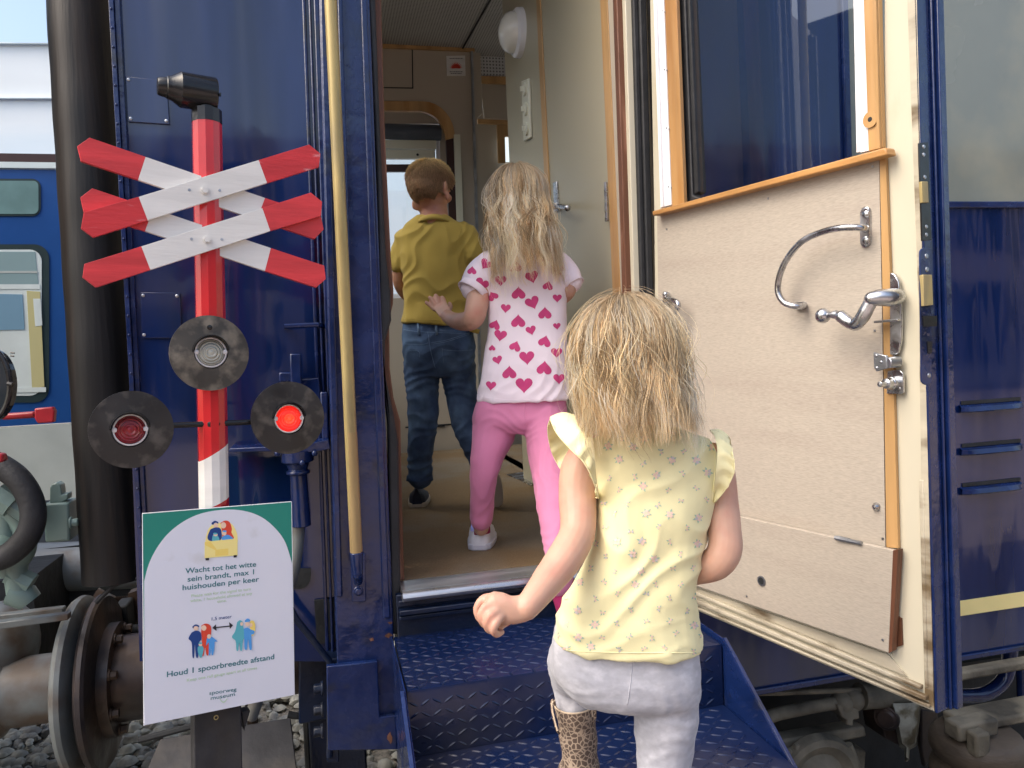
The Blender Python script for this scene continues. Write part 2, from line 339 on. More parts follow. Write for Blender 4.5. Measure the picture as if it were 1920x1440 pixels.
# rubber seal and brown jamb
mb = MB(); slab([(688, -260), (702, -260), (704, 0), (713, 250), (724, 480), (732, 545), (734, 600), (722, 640), (722, 700), (738, 775), (747, 830), (752, 1140), (752, 1190), (733, 1190), (728, 800), (712, 640), (706, 300), (690, 0)], W, .05, -.01, mb)
cp(mb, 'door_seal', M['rubber2'], bevel=.006)
mb = MB(); slab([(696, -260), (714, -260), (715, 0), (722, 250), (733, 480), (738, 545), (737, 570), (730, 600), (731, 690), (738, 745), (751, 790), (753, 900), (758, 1088), (748, 1090), (741, 900), (739, 800), (724, 755), (717, 690), (716, 610), (725, 560), (721, 480), (709, 250), (699, 0)], W, .05, -.045, mb)
cp(mb, 'door_jamb', M['brown'], bevel=.004)
mb = MB(); slab([(693, -260), (697, -260), (699, 0), (709, 250), (721, 480), (726, 550), (724, 572), (717, 610), (718, 690), (725, 755), (738, 795), (741, 900), (748, 1090), (746, 1090), (738.5, 900), (735.5, 797), (722.5, 755), (715.5, 690), (714.5, 610), (721.5, 570), (723.5, 550), (718.5, 480), (706.5, 250), (696, 0)], W, .004, -.040, mb)
cp(mb, 'jamb_lip', M['cream'])
# brass handrail
mb = MB(); a, b = PY(1.955)(617, -60), PY(1.955)(668, 1035); a2 = PY(1.955)(605, -300)
mb.tube([a2, a, a.lerp(b, .5), b], [.0152]*4, 24)
hr = cp(mb, 'handrail', M['brass'])
mb = MB(); c, d = PY(1.955)(668, 1035), PY(1.955)(671, 1078)
mb.tube([b, b.lerp(c, .5)+V((0, 0, -.004)), d], [.0165, .0165, .013], 24); mb.ball(d, .0125, 16); mb.tube([d, PY(2.0)(672, 1090)], .012, 16)
slab([(657, 1040), (685, 1038), (687, 1128), (660, 1130)], W, .01, .009, mb); mb.hexbolt(W(672, 1108, .009), (0, -1, 0), .0095, .01)
mb.build('rail_foot', M['blue2'], hr, bevel=.003)
mb = MB(); mb.tube([PY(1.9548)(658, 810), b+V((0, 0, .0005))], [.0153, .01535], 24); mb.build('worn_sleeve', M['brassl'], hr)

# bracket, socket and hose fixed on the lower panel
mb = MB(); mb.tube([PAN(533, 612, .05), PAN(596, 609, .05), PAN(606, 612, .0)], .0065, 10); mb.tube([PAN(533, 612, .05), PAN(534, 612, .0)], .0065, 10)
cp(mb, 'foot_rung', M['blue2'])
mb = MB(); slab([(543, 663), (564, 663), (566, 722), (545, 722)], PAN, .03, .05, mb); slab([(523, 698), (548, 698), (548, 716), (523, 716)], PAN, .03, .045, mb); slab([(545, 712), (598, 708), (606, 780), (560, 790)], PAN, .05, .03, mb)
slab([(600, 735), (614, 735), (617, 830), (604, 832)], PAN, .06, .06, mb)
cp(mb, 'coupling_socket', M['blue2'], bevel=.004)
mb = MB(); slab([(430, 841), (560, 835), (616, 824), (620, 842), (600, 846), (565, 850), (540, 846), (430, 848)], PAN, .09, .09, mb)
mb.lathe(PAN(557, 845, .06), (0, 0, -1), [(0, .042), (.028, .042), (.034, .03), (.05, .024), (.053, .031), (.06, .031), (.063, .022), (.2, .025), (.2, 0)], 28)
for x, y in ((520, 850), (567, 868), (590, 850)): mb.ball(PAN(x, y, .105), .008, 10)
cp(mb, 'hose_socket', M['blue2'], bevel=.002)
mb = MB(); mb.tube(bez([PAN(560, 960, .06), PAN(558, 1010, .06), PAN(549, 1070, .065), PAN(530, 1130, .08), PAN(495, 1220, .1), PAN(484, 1300, .11), PAN(470, 1345, .1)], 5), .017, 16)
cp(mb, 'pale_hose', M['buffer_grey'])
mb = MB(); a = [(560+math.cos(t)*23, 1082+math.sin(t)*23) for t in [i*math.pi/10 for i in range(11)]]
slab([(583, 1066)]+a+[(537, 1066)], PAN, .004, .006, mb); cp(mb, 'round_recess', M['dark'])
# headstock and buffer mounting under the panel
mb = MB(); slab([(588, 1122), (632, 1105), (640, 1230), (640, 1345), (560, 1360), (560, 1190)], PY(2.22), .1, 0, mb)
mb.box(-.10, .06, 2.26, 2.9, .78, 1.30)
cp(mb, 'headstock', M['bluedark'], bevel=.006)
mb = MB(); slab([(535, 1125), (580, 1158), (586, 1128), (610, 1122), (637, 1115), (637, 1222), (610, 1226), (590, 1205), (548, 1165)], PY(2.17), .012, 0, mb)
cp(mb, 'rusty_bracket', M['rust'], bevel=.002)
mb = MB(); P = PY(2.08); mb.tube([P(540, 1132), P(555, 1160), P(617, 1238), P(621, 1300), P(618, 1420)], .009, 10); slab([(612, 1236), (634, 1234), (636, 1430), (613, 1430)], P, .08, 0, mb)
for y in (1290, 1330, 1370): mb.hexbolt(P(606, y, -.02), (-1, 0, 0), .014, .025)
cp(mb, 'diagonal_brace', M['bluedark'], bevel=.003)
BC = V((0, 2.55, 1.045))
mb = MB(); prof = [(-.728, 0), (-.728, .20), (-.722, .245), (-.712, .258), (-.700, .258), (-.692, .250), (-.690, .22), (-.685, .168), (-.655, .168), (-.655, .128), (-.42, .126), (-.42, .120), (-.05, .120), (-.05, .16), (.0, .16)]
mb.lathe(BC, (1, 0, 0), prof, 64)
bf = cp(mb, 'buffer', M['rust'], smooth=30)
for k in range(8):
    an = k*math.pi/4+.35; s = MB(); s.hexbolt(BC+V((-.655, math.cos(an)*.148, math.sin(an)*.146)), (1, 0, 0), .013, .022); s.build('bolt', M['rust2'], bf)
# screw coupling behind the buffer
mb = MB(); P = PY(2.9); mb.tube([P(150, 1150), P(190, 1143), P(260, 1135), P(420, 1120)], .026, 14); mb.tube([P(176, 1118), P(200, 1128), P(203, 1165), P(182, 1180)], .032, 12)
q0, q1 = P(196, 1140), P(238, 1136)
for i in range(12):
    c_ = q0.lerp(q1, i/11); mb.lathe(c_, q1-q0, [(0, .026), (.003, .036), (.006, .026)], 18)
slab([(240, 1113), (256, 1108), (259, 1150), (252, 1195), (246, 1195), (240, 1150)], P, .05, .05, mb); mb.tube([P(470, 1320), P(480, 1420)], .02, 8)
each(mb, 'screw_coupling', M['rust'], car)
# dark underframe behind buffers
mb = MB(); mb.box(-2.6, 4.2, 3.25, 3.4, .85, 1.32); mb.box(-.06, 3.6, 2.14, 4.7, 1.22, 1.34); mb.box(.62, .78, 2.05, 4.6, .2, 1.22)
cp(mb, 'underframe', M['dark'])
mb = MB(); P = PY(2.3); mb.tube([P(540, 1340), P(575, 1345), P(580, 1440)], .012, 8); mb.tube([P(600, 1340), P(592, 1440)], .012, 8); mb.tube([P(260, 1388), P(480, 1330)], .01, 8)
cp(mb, 'brake_rigging', M['dark'])

mb = MB(); mb.tube(bez([PY(2.3)(180, 1130), PY(2.3)(215, 1098), PY(2.3)(250, 1086), PY(2.3)(300, 1075)], 6), .006, 8); cp(mb, 'loose_cable', M['rubber2'])
mb = MB(); P = PY(2.75)
for i in range(7): mb.box(P(160+i*55, 1175).x, P(185+i*55, 1175).x, 2.75, 2.85, .98+(i % 3)*.06, 1.16+(i % 2)*.05)
mb.tube([P(150, 1190), P(620, 1160)], .022, 14); mb.tube([P(150, 1225), P(620, 1205)], .012, 10); mb.tube(bez([P(330, 1080), P(360, 1150), P(420, 1180), P(500, 1170)], 5), .018, 12)
cp(mb, 'drawgear', M['dark'], bevel=.006)
# threshold
mb = MB(); x0, x1 = .165, .90
mb.box(x0, x1, 1.985, 2.075, FL-.012, FL+.002)
mb.loft([[V((x, 1.985+.02*math.cos(t)-.004, FL-.012+.014*math.sin(t))) for t in [math.pi*k/6 - math.pi*.0 for k in range(12)]] for x in (x0, x1)], True)
cp(mb, 'threshold', M['sill'], smooth=40)
mb = MB()
mb.box(x0-.01, x1, 1.995, 2.03, FL-.045, FL-.028); mb.box(x0-.01, x1, 1.975, 2.03, FL-.062, FL-.048); mb.box(x0-.01, x1, 1.985, 2.03, FL-.078, FL-.066); mb.box(x0-.015, x1, 2.0, 2.14, .95, FL-.013)
cp(mb, 'threshold_apron', M['bluedark'], bevel=.003)
mb = MB(); mb.box(x0-.05, 1.0, 2.075, 4.75, FL-.02, FL+.004); mb.box(.95, 3.4, 2.30, 4.75, FL-.02, FL+.004)
cp(mb, 'floor_covering', M['carpet'])
# worn steel plates on the floor
mb = MB(); P = PZ(FL+.008); cp(slab([(950, 889), (985, 884), (999, 905), (996, 910), (975, 900)], P, .003, 0, mb), 'floor_strip', M['steel'])

# ---------------- side wall to the right of the doorway (partly hidden by the door)
mb = MB()
XR = W(1590, 370).x
mb.box(.95, 5.5, 2.01, 2.07, .945, 2.392); mb.box(.95, XR, 2.01, 2.07, 2.392, 4.2); mb.box(XR, 5.5, 2.01, 2.07, 3.5, 4.2)
mb.box(-.02, 5.5, 2.03, 2.09, 4.0, 4.4)
sw = cp(mb, 'side_wall', M['blue'])
mb = MB(); mb.box(XR, 5.5, 2.0, 2.008, 2.375, 2.395); mb.box(.99, 5.5, 1.998, 2.0085, .945, .962)
cp(mb, 'wall_rail', M['blue2'], bevel=.003)
mb = MB(); P = PY(2.003); y0, y1 = W(1808, 1125).z, W(1808, 1153).z
mb.box(1.87, 5.5, 2.006, 2.009, y1, y0); cp(mb, 'yellow_stripe', M['yellow'])
mb = MB(); mb.box(XR-.0, 5.5, 2.012, 2.02, 2.392, 3.5)
wn = cp(mb, 'side_window', M['frost'])
mb = MB()
for X in (XR-.012,): mb.box(X, X+.02, 1.996, 2.0095, 2.396, 3.52)
mb.build('window_frame', M['blue2'], wn, bevel=.003)
for (xa, xb, yy) in ((1797, 1912, 768), (1798, 1912, 848), (1799, 1912, 922)):
    mb = MB(); a = W(xa, yy); b = W(xb, yy-12); z = a.z
    L_ = b.x-a.x
    rings = []
    for k in range(9):
        t = k/8; e = min(1, 6*min(t+.02, 1-t+.02)); X = a.x+L_*t
        rings.append([V((X, 2.0095, z+.014)), V((X, 2.0-.010*e, z+.008)), V((X, 2.002-.018*e, z-.006)), V((X, 2.004-.016*e, z-.010)), V((X, 2.0095, z-.011))])
    mb.loft(rings, False, closed=False); o = cp(mb, 'louvre', M['blue2'])
    mb = MB(); mb.box(a.x+.01, b.x, 2.006, 2.0095, z+.0145, z+.026); mb.build('louvre_slot', M['dark'], o)
# bottom right pipe bend and air spring
mb = MB(); P = PY(2.12); mb.tube(bez([P(1895, 1215), P(1885, 1270), P(1850, 1300), P(1800, 1305), P(1770, 1300)], 6), .024, 16); mb.tube([P(1915, 1240), P(1918, 1330), P(1905, 1345)], .018, 12)
cp(mb, 'under_pipe', M['blue2'])
mb = MB(); c = PD(1832, 1400, 2.3); prof = []
for k in range(37):
    t = k/36; prof.append((-t*.34, .108+.022*abs(math.sin(t*math.pi*4))**.7))
mb.lathe(c+V((0, 0, .05)), (0, 0, 1), [(-.0, .02)]+prof+[(-.345, .0)], 48)
cp(mb, 'air_spring', M['airbag'], smooth=70)
mb = MB(); mb.box(c.x-.05, c.x+.40, c.y-.02, c.y+.08, c.z+.055, c.z+.085); mb.box(c.x-.10, c.x-.05, c.y-.10, c.y-.06, c.z+.03, c.z+.10); mb.box(c.x-.02, c.x+.4, c.y+.1, c.y+.14, c.z+.15, c.z+.18)
mb.box(c.x-.12, c.x+.02, c.y-.06, c.y+.0, c.z+.06, c.z+.11)
cp(mb, 'bogie_frame', M['dust'], bevel=.008)
# dusty brake gear seen between the steps and the open door
P = PY(2.12); P2 = PY(2.3)
mb = MB(); mb.tube(bez([P(1400, 1392), P(1435, 1348), P(1500, 1330), P(1570, 1318), P(1620, 1312), P(1700, 1305)], 6), .02, 14)
for q in ((1578, 1318), (1600, 1312)): mb.ball(P(*q), .036, 14)
mb.tube([P(1612, 1305), P(1660, 1302)], .042, 18); mb.tube([P(1380, 1300), P(1450, 1300), P(1700, 1290)], .008, 8)
cp(mb, 'brake_pipe', M['dust'])
mb = MB(); slab([(1570, 1322), (1610, 1330), (1612, 1348), (1600, 1350), (1600, 1362), (1588, 1360), (1588, 1350), (1578, 1345)], P, .05, .03, mb)
cp(mb, 'pipe_clamp', M['dust'], bevel=.004)
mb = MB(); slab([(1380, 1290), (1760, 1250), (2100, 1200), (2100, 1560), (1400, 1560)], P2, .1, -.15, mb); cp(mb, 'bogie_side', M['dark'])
mb = MB()
slab([(1430, 1395), (1622, 1362), (1626, 1382), (1440, 1420)], P, .06, -.02, mb); slab([(1440, 1421), (1560, 1400), (1625, 1408), (1622, 1450), (1440, 1470)], P, .12, -.04, mb)
cp(mb, 'bogie_beam', M['dust'], bevel=.008)
mb = MB(); 
for q in ((1475, 1418, 1560, 1403), ): mb.tube([P(q[0], q[1], .0), P(q[2], q[3], .0)], .016, 10)
mb.lathe(P(1530, 1460, -.0), (0, -1, 0), [(0, .15), (.03, .14), (.035, .12), (.02, .09), (.05, .05), (.05, 0)], 36)
for i in range(7): mb.ball(P(1462+i*16, 1408-i*3+(i % 2)*4, .01), .013, 8)
mb.tube([P(1560, 1392), P(1575, 1440)], .02, 10); mb.tube([P(1590, 1396), P(1608, 1440)], .014, 10)
cp(mb, 'axle_box', M['dust'])
mb = MB(); mb.loft([[P(x, y, .0+dz) for (x, y, dz) in ((a, yy, .0), (a+6, yy-6, .05), (b-6, yy-8, .05), (b, yy-4, .0), (b-4, yy, -.08), (a+4, yy, -.08))] for a, b, yy in ((1668, 1730, 1325), (1676, 1728, 1350), (1684, 1722, 1390), (1686, 1720, 1400), (1696, 1706, 1408), (1697, 1705, 1428))])
cp(mb, 'brake_cylinder', M['dustl'], smooth=30, bevel=.006)
mb = MB(); mb.lathe(P(1663, 1345, .02), (-.8, -.6, 0), [(0, .04), (.012, .04), (.012, .028), (.02, .028), (.02, 0)], 24); slab([(1650, 1330), (1682, 1325), (1690, 1400), (1660, 1385)], P, .1, -.0, mb)
slab([(1728, 1330), (1758, 1335), (1762, 1400), (1745, 1425), (1735, 1440), (1728, 1400)], P, .02, .03, mb)
cp(mb, 'brake_lever', M['rust'], bevel=.004)

# ---------------- vestibule inside
E = PX(.885)                   # partition to the right, running inwards
FW = PY(4.80); FW2 = PY(5.05)
CZ = 3.885
mb = MB()
yb_ = E(955, 300).y; ya_ = 2.12
mb.box(.885, .93, ya_, yb_, FL, CZ); cp(mb, 'cabinet_wall', M['interior2'])
mb = MB()
for (a, b, c, d) in ((1005, 1056, 1012, 1066), (1125, 1172, 1138, 1188)):
    vstrip(a, b, c, d, -300, 1040, E, .006, .006, mb, yr=1100.)
each(mb, 'wood_strip', M['wood'], car, bevel=.0015)
mb = MB(); vstrip(1140, 1188, 1157, 1205, -300, 1040, E, .006, .004, mb); cp(mb, 'door_surround', M['interior'])
# right door jamb seen edge on
mb = MB(); P = PY(2.05); vstrip(1156, 1191, 1172, 1206, -300, 1090, P, .03, 0, mb); cp(mb, 'brown_jamb', M['brown'], bevel=.003)
mb = MB(); P = PY(2.03); vstrip(1172, 1206, 1187, 1219, -300, 1090, P, .03, 0, mb); cp(mb, 'jamb_cover', M['cream'], bevel=.002)
mb = MB(); vstrip(1187, 1219, 1197, 1228, -300, 1100, W, .03, -.005, mb); vstrip(1199, 1230, 1212, 1241, -300, 1100, W, .03, .004, mb); cp(mb, 'hinge_seal', M['rubber2'], bevel=.004)
# lamp
mb = MB(); c = E(976, 62); mb.lathe(c, (-1, 0, 0), [(0, .10), (.022, .098), (.032, .088), (.034, .0)], 40)
lp = cp(mb, 'wall_lamp', M['white_metal'], bevel=0)
mb = MB(); mb.lathe(c+V((-.03, 0, 0)), (-1, 0, 0), [(0, .083), (.02, .082), (.04, .070), (.055, .048), (.064, .02), (.066, 0)], 40)
flat('opal', (.80, .80, .74), .18, coat=.5); mb.build('lamp_dome', M['opal'], lp, smooth=80)
# switch plate
mb = MB(); slab([(977, 152), (990, 147), (994, 258), (981, 265)], E, .012, .012, mb)
flat('ivory', (.66, .65, .52), .35); sp = cp(mb, 'switch_plate', M['ivory'], bevel=.004)
for y in (168, 205, 242):
    mb = MB(); mb.lathe(E(984.5+(y-168)*.05, y, .012), (-1, 0, 0), [(0, .026), (.008, .026), (.010, .018), (.010, 0)], 22); mb.obox(E(981+(y-168)*.05, y+3, .022), (-.012, 0, 0), (0, .008, 0), (0, 0, .02)); mb.build('switch', M['ivory'], sp)
# cabinet lock and hinge
mb = MB(); slab([(1036, 342), (1043, 340), (1046, 396), (1039, 397)], E, .008, .008, mb); mb.tube([E(1043, 386, .005), E(1046, 386, .05)], .012, 12); mb.tube([E(1046, 386, .05), E(1064, 390, .05)], .009, 10); mb.ball(E(1064, 390, .05), .012, 12)
cp(mb, 'cabinet_handle', M['steel'], bevel=.002)
mb = MB(); a, b = E(1135.5, 341, .012), E(1138, 416, .012)
for k in range(4): mb.tube([a.lerp(b, k/4+.01), a.lerp(b, (k+1)/4-.01)], .006, 10)
cp(mb, 'hinge', M['steel'])
mb = MB(); mb.box(-.104, -.098, 2.5, 4.8, FL+.85, CZ); cp(mb, 'added_end_window', M['glass'])  # unseen window opening added so skylight reaches the vestibule
mb = MB(); mb.box(-.12, -.085, 3.6, 3.66, FL+.85, CZ); mb.box(-.12, -.085, 2.5, 4.8, CZ-.3, CZ); cp(mb, 'added_end_window_frame', M['wood'])  # frame of the added opening
# ceiling
mb = MB(); 
mb.box(-.5, 3.4, 2.03, 5.2, CZ, CZ+.05)
def perfmat(name, col, s, size):
    m = mat(name, col, .5, var=.05); t = m.node_tree; N = t.nodes; L = t.links
    vo = N.new('ShaderNodeTexVoronoi'); vo.inputs['Scale'].default_value = s; vo.inputs['Randomness'].default_value = 0
    tc = [n for n in N if n.type == 'TEX_COORD'][0]; L.new(tc.outputs['Object'], vo.inputs['Vector'])
    gt = N.new('ShaderNodeMath'); gt.operation = 'GREATER_THAN'; gt.inputs[1].default_value = size; L.new(vo.outputs['Distance'], gt.inputs[0])
    mx = N.new('ShaderNodeMix'); mx.data_type = 'RGBA'; mx.inputs[6].default_value = (col[0]*.25, col[1]*.25, col[2]*.25, 1)
    b = N['Principled BSDF']; old = b.inputs['Base Color'].links[0].from_socket; L.new(gt.outputs[0], mx.inputs[0]); L.new(old, mx.inputs[7]); L.new(mx.outputs[2], b.inputs['Base Color']); return m
cp(mb, 'ceiling_panel', perfmat('perforated_ceiling', (.36, .355, .335), 62, .30))
mb = MB(); P = PZ(CZ); mb.tube([P(925, -10, -.004), P(868, 90, -.004)], .006, 6); mb.box(-.5, .9, 3.55, 3.565, CZ-.004, CZ+.001)
cp(mb, 'ceiling_seam', M['rubber2'])
# far wall with arched window opening
def arc(x0, y0, x1, y1, n=8, flip=False): # quarter curve from (x0,y0) horizontally then down to (x1,y1)
    return [(x0+(x1-x0)*math.sin(t), y1-(y1-y0)*math.cos(t)) for t in [i*math.pi/2/n for i in range(n+1)]]
outer = [(640, 188)]+arc(793, 190, 853, 258)
inner = [(640, 207)]+arc(783, 208, 836, 262)
mb = MB()
lo = [(640, -40), (893, -40), (900, 250)]+[(905, 1000), (862, 1000), (853, 262)]
mb = MB(); slab([(640, 80), (889, 88), (893, 190), (793, 190), (640, 186)], FW, .04, 0, mb); slab(arc(793, 190, 853, 258)+[(896, 258), (893, 190)], FW, .04, 0, mb)
slab([(853, 258), (896, 258), (905, 866), (880, 868), (862, 700)], FW, .04, 0, mb)
slab([(520, 60), (640, 80), (640, 890), (520, 900)], FW, .04, 0, mb)
slab([(640, 562), (862, 556), (880, 868), (905, 866), (905, 880), (640, 890)], FW, .04, 0, mb)
cp(mb, 'far_wall', M['interior'])
mb = MB(); slab([(700, 80), (890, 89), (890, 96), (700, 88)], FW, .02, .02, mb); cp(mb, 'cornice_strip', M['wood'])
mb = MB(); r_in, r_out = inner, outer
for i in range(len(outer)-1): slab([inner[i], inner[i+1], outer[i+1], outer[i]], FW, .03, .022, mb)
cp(mb, 'arch_trim', M['wood'], smooth=0)
mb = MB(); slab([(700, 165), (773, 166), (773, 164), (700, 163)], FW, .002, .003, mb); slab([(772, 92), (774, 92), (775, 166), (773, 166)], FW, .002, .003, mb); slab([(760, 800), (880, 792), (880, 795), (760, 803)], FW, .002, .003, mb); slab([(812, 799), (834, 797), (834, 800), (812, 802)], FW, .004, .008, mb)
each(mb, 'panel_seam', M['rubber2'], car)
mb = MB(); vstrip(884, 898, 889, 903, 96, 870, FW, .02, .02, mb, yr=430.*1.0); 
mb = MB(); slab([(883, 96), (887, 96), (897, 430), (906, 866), (901, 866), (892, 430)], FW, .02, .02, mb); cp(mb, 'wall_edge_trim', M['steeldull'])
mb = MB(); slab([(836, 262), (850, 258), (862, 556), (848, 556)], FW, .02, .012, mb); cp(mb, 'curtain_strip', M['nbbrown'])
mb = MB(); slab([(851, 252), (863, 252), (874, 560), (862, 560)], FW, .02, .026, mb); cp(mb, 'guide_rail', M['ivory'])
# recessed window in far wall: blind, box, glass
P = PY(4.90)
mb = MB(); slab([(640, 186), (860, 186), (860, 300), (848, 300), (828, 232), (640, 232)], P, .02, -.005, mb); slab([(824, 232), (850, 232), (866, 570), (834, 570)], P, .02, -.005, mb); cp(mb, 'window_reveal', M['interior'])
win = cp(slab([(640, 262), (826, 262), (838, 562), (640, 562)], P, .01, -.03), 'vestibule_window', M['glass'])
mb = MB(); slab([(640, 308), (822, 308), (822, 322), (640, 322)], P, .02, -.01, mb); mb.build('window_bar', M['nbbrown'], win)
mb = MB(); slab([(817, 262), (824, 262), (836, 560), (829, 560)], P, .02, 0, mb); slab([(640, 553), (840, 550), (840, 558), (640, 561)], P, .04, .02, mb); mb.build('window_frame', M['white_metal'], win)
mb = MB(); mb.tube([P(650, 245, .03), P(826, 249, .03)], .048, 20); cp(mb, 'roller_blind', mat('blind_blue', (.07, .085, .11), .5))
mb = MB(); slab([(650, 261), (818, 263), (818, 279), (650, 277)], P, .04, .03, mb); slab([(650, 280), (816, 281), (816, 297), (650, 296)], P, .04, .02, mb); mb.lathe(P(783, 290, .02), (0, -1, 0), [(0, .008), (.003, .008), (.003, 0)], 12, 1); cp(mb, 'blind_box', [M['ivory'], M['dark']], bevel=.002)
# warning sticker
st = cp(slab([(837, 105), (872, 104), (873, 142), (838, 142)], FW, .003, .004), 'wall_sticker', M['swhite'])
mb = MB(); 
for k in range(11):
    an = math.pi*(k/10)*.92+.13; c0 = (855, 128); L_ = 13-2*abs(k-5)/5
    x1, y1 = c0[0]+math.cos(an)*L_*1.1, c0[1]-math.sin(an)*L_; nx, ny = math.sin(an)*1.3, math.cos(an)*1.3; xm, ym = (c0[0]+x1)/2, (c0[1]+y1)/2
    mb.add([FW(c0[0], c0[1], .0055), FW(xm+nx, ym+ny, .0055), FW(x1, y1, .0055), FW(xm-nx, ym-ny, .0055)], [(0, 1, 2, 3)])
mb.build('red_emblem', M['pred'], st)
mb = MB()
for y, a, b in ((109, 843, 868), (134, 843, 868), (137, 845, 866)):
    x = a
    while x < b: l = random.uniform(1.5, 4); mb.add([FW(x, y, .0055), FW(min(b, x+l), y, .0055), FW(min(b, x+l), y+1.2, .0055), FW(x, y+1.2, .0055)], [(0, 3, 2, 1)]); x += l+.7
mb.build('small_print', M['dark'], st)
# corridor beyond
mb = MB(); slab([(880, 60), (1010, 60), (1010, 900), (880, 900)], FW2, .04, 0, mb); cp(mb, 'corridor_wall', M['interior'])
mb = MB(); slab([(897, 99), (960, 102), (960, 142), (899, 140)], FW2, .02, .15, mb); cp(mb, 'ventilation_grille', perfmat('perforated_grille', (.55, .56, .56), 48, .33))
mb = MB(); slab([(899, 142), (962, 144), (962, 158), (900, 155)], FW2, .02, .16, mb); slab([(895, 223), (962, 226), (962, 234), (896, 231)], FW2, .02, .1, mb); slab([(932, 234), (946, 234), (948, 305), (935, 305)], FW2, .02, .1, mb); slab([(946, 234), (975, 234), (975, 256), (947, 256)], FW2, .02, .09, mb); each(mb, 'corridor_trim', M['wood'], car)
mb = MB(); slab([(888, 97), (901, 97), (905, 212), (893, 222)], FW2, .05, .2, mb); slab([(901, 160), (962, 160), (962, 224), (908, 222)], FW2, .02, .12, mb); each(mb, 'duct_panel', M['interior'], car, bevel=.003)
mb = MB(); slab([(945, 256), (975, 256), (975, 303), (946, 303)], FW2, .01, .05, mb); cp(mb, 'corridor_window', mat('corridor_daylight_glass', (.7, .75, .75), .2, emis=(.75, .85, .9), estr=.55))
# heater slot at the foot of the partition and left/hidden walls, cut low to admit light
mb = MB(); mb.box(.93, 3.4, 2.12, 2.16, FL, CZ); mb.box(-.12, -.08, 2.22, 4.85, FL, FL+.85); mb.box(-.12, -.08, 2.22, 2.5, FL, CZ); mb.box(3.4, 3.45, 2.1, 5.1, FL, FL+.9); cp(mb, 'inner_wall', M['interior'])
mb = MB(); P = PY(4.6); slab([(985, 838), (1075, 830), (1075, 873), (990, 873)], P, .1, 0, mb); cp(mb, 'heater', M['dark'], bevel=.004)
mb = MB(); P = PY(4.58)
for y in (842, 853, 864): mb.tube([P(985, y+4), P(1078, y)], .008, 8)
mb.tube([P(985, 834), P(992, 905)], .012, 8); cp(mb, 'heater_pipe', M['steeldull'])
mb = MB(); mb.box(-.15, 3.5, 2.09, 5.2, CZ+.06, CZ+.3); cp(mb, 'carriage_roof', M['grey'])

# ================================================================== THE OPEN DOOR
H = V((.905, 2.005, 0)); e = V((math.sin(R(15.7)), -math.cos(R(15.7)), 0)); dn = V((e.y, -e.x, 0)).normalized()
if dn.x > 0: dn = -dn
D = Plane(H, dn)
door = V((0, 0, 0))
mb = MB()
Z0 = lambda x, y, o=0: D(x, y, o)
# cream leaf ring: bottom rail, latch stile, hinge stile
slab([(1230, 1092), (1307, 1100), (1672, 1229), (1672, 1236), (1745, 1330), (1750, 1334), (1310, 1147), (1230, 1113)], D, .05, -.004, mb)
dr = cp(MB().add([D(1228, 1000), D(1229, 1000), D(1229, 1001)], [(0, 1, 2)]), 'door', M['cream'])
bpy.data.objects.remove(dr)
mb = MB()
slab([(1660, -320), (1712-14, -320), (1704, 0), (1722, 500), (1750, 1334), (1715, 1320), (1672, 1232), (1655, 300)], D, .05, -.004, mb)
slab([(1231, 1040), (1672, 1225), (1716, 1320), (1700, 1312), (1310, 1147), (1232, 1115)], D, .05, -.004, mb)
slab([(1226, 395), (1240, 392), (1246, 1060), (1232, 1060)], D, .05, -.004, mb)
slab([(1212, -320), (1222, -320), (1240, 400), (1226, 402)], D, .05, -.004, mb)
dr = cp(mb, 'door', M['cream'], bevel=.003)
def dp(mb, name, m, **k): return mb.build(name, m, dr, **k)
# blue outer skin and latch edge
mb = MB(); a1, b1 = D(1703, -320), D(1751, 1336)
et = V((a1.x, a1.y, a1.z)); eb = V((b1.x, b1.y, b1.z))
out = -dn
mb.add([et+out*.0+e*.0, et+out*.062, eb+out*.062, eb], [(0, 1, 2, 3)])
mb.obox(eb+e*.001, e*.006, out*.062, et-eb)
mb.obox(eb+e*.0+out*.040, e*.016, out*.010, et-eb); mb.obox(eb+out*.058, e*.02, out*.006, et-eb)
mb = MB(); mb.obox(eb+e*.001, e*.006, out*.062, et-eb); mb.obox(eb+e*.0075+out*.036, e*.006, out*.004, et-eb); mb.obox(eb+e*.0075+out*.046, e*.012, out*.020, et-eb)
dp(mb, 'latch_edge', M['blue2'], bevel=.002)
OB = .055
DO = Plane(H-dn*OB, dn)
def zq(px, py): p = D(px, py); return p
hz = D(1226, 1000); 
mb = MB(); w0 = .0; bl = (eb-H).dot(e)
zsill = D(1400, 351).z
zb = [D(1310, 1147).z-.01, D(1750, 1336).z]
zb0 = .5*(zb[0]+zb[1])
mb.obox(H-dn*.056+V((0, 0, zb0)), e*bl, dn*-.006, (0, 0, zsill-.03-zb0)); mb.obox(H-dn*.056+V((0, 0, zsill-.03)), e*.012, dn*-.006, (0, 0, 1.9)); mb.obox(H-dn*.056+e*(bl-.10)+V((0, 0, zsill-.03)), e*.10, dn*-.006, (0, 0, 1.9))
dp(mb, 'outer_skin', M['blue'])
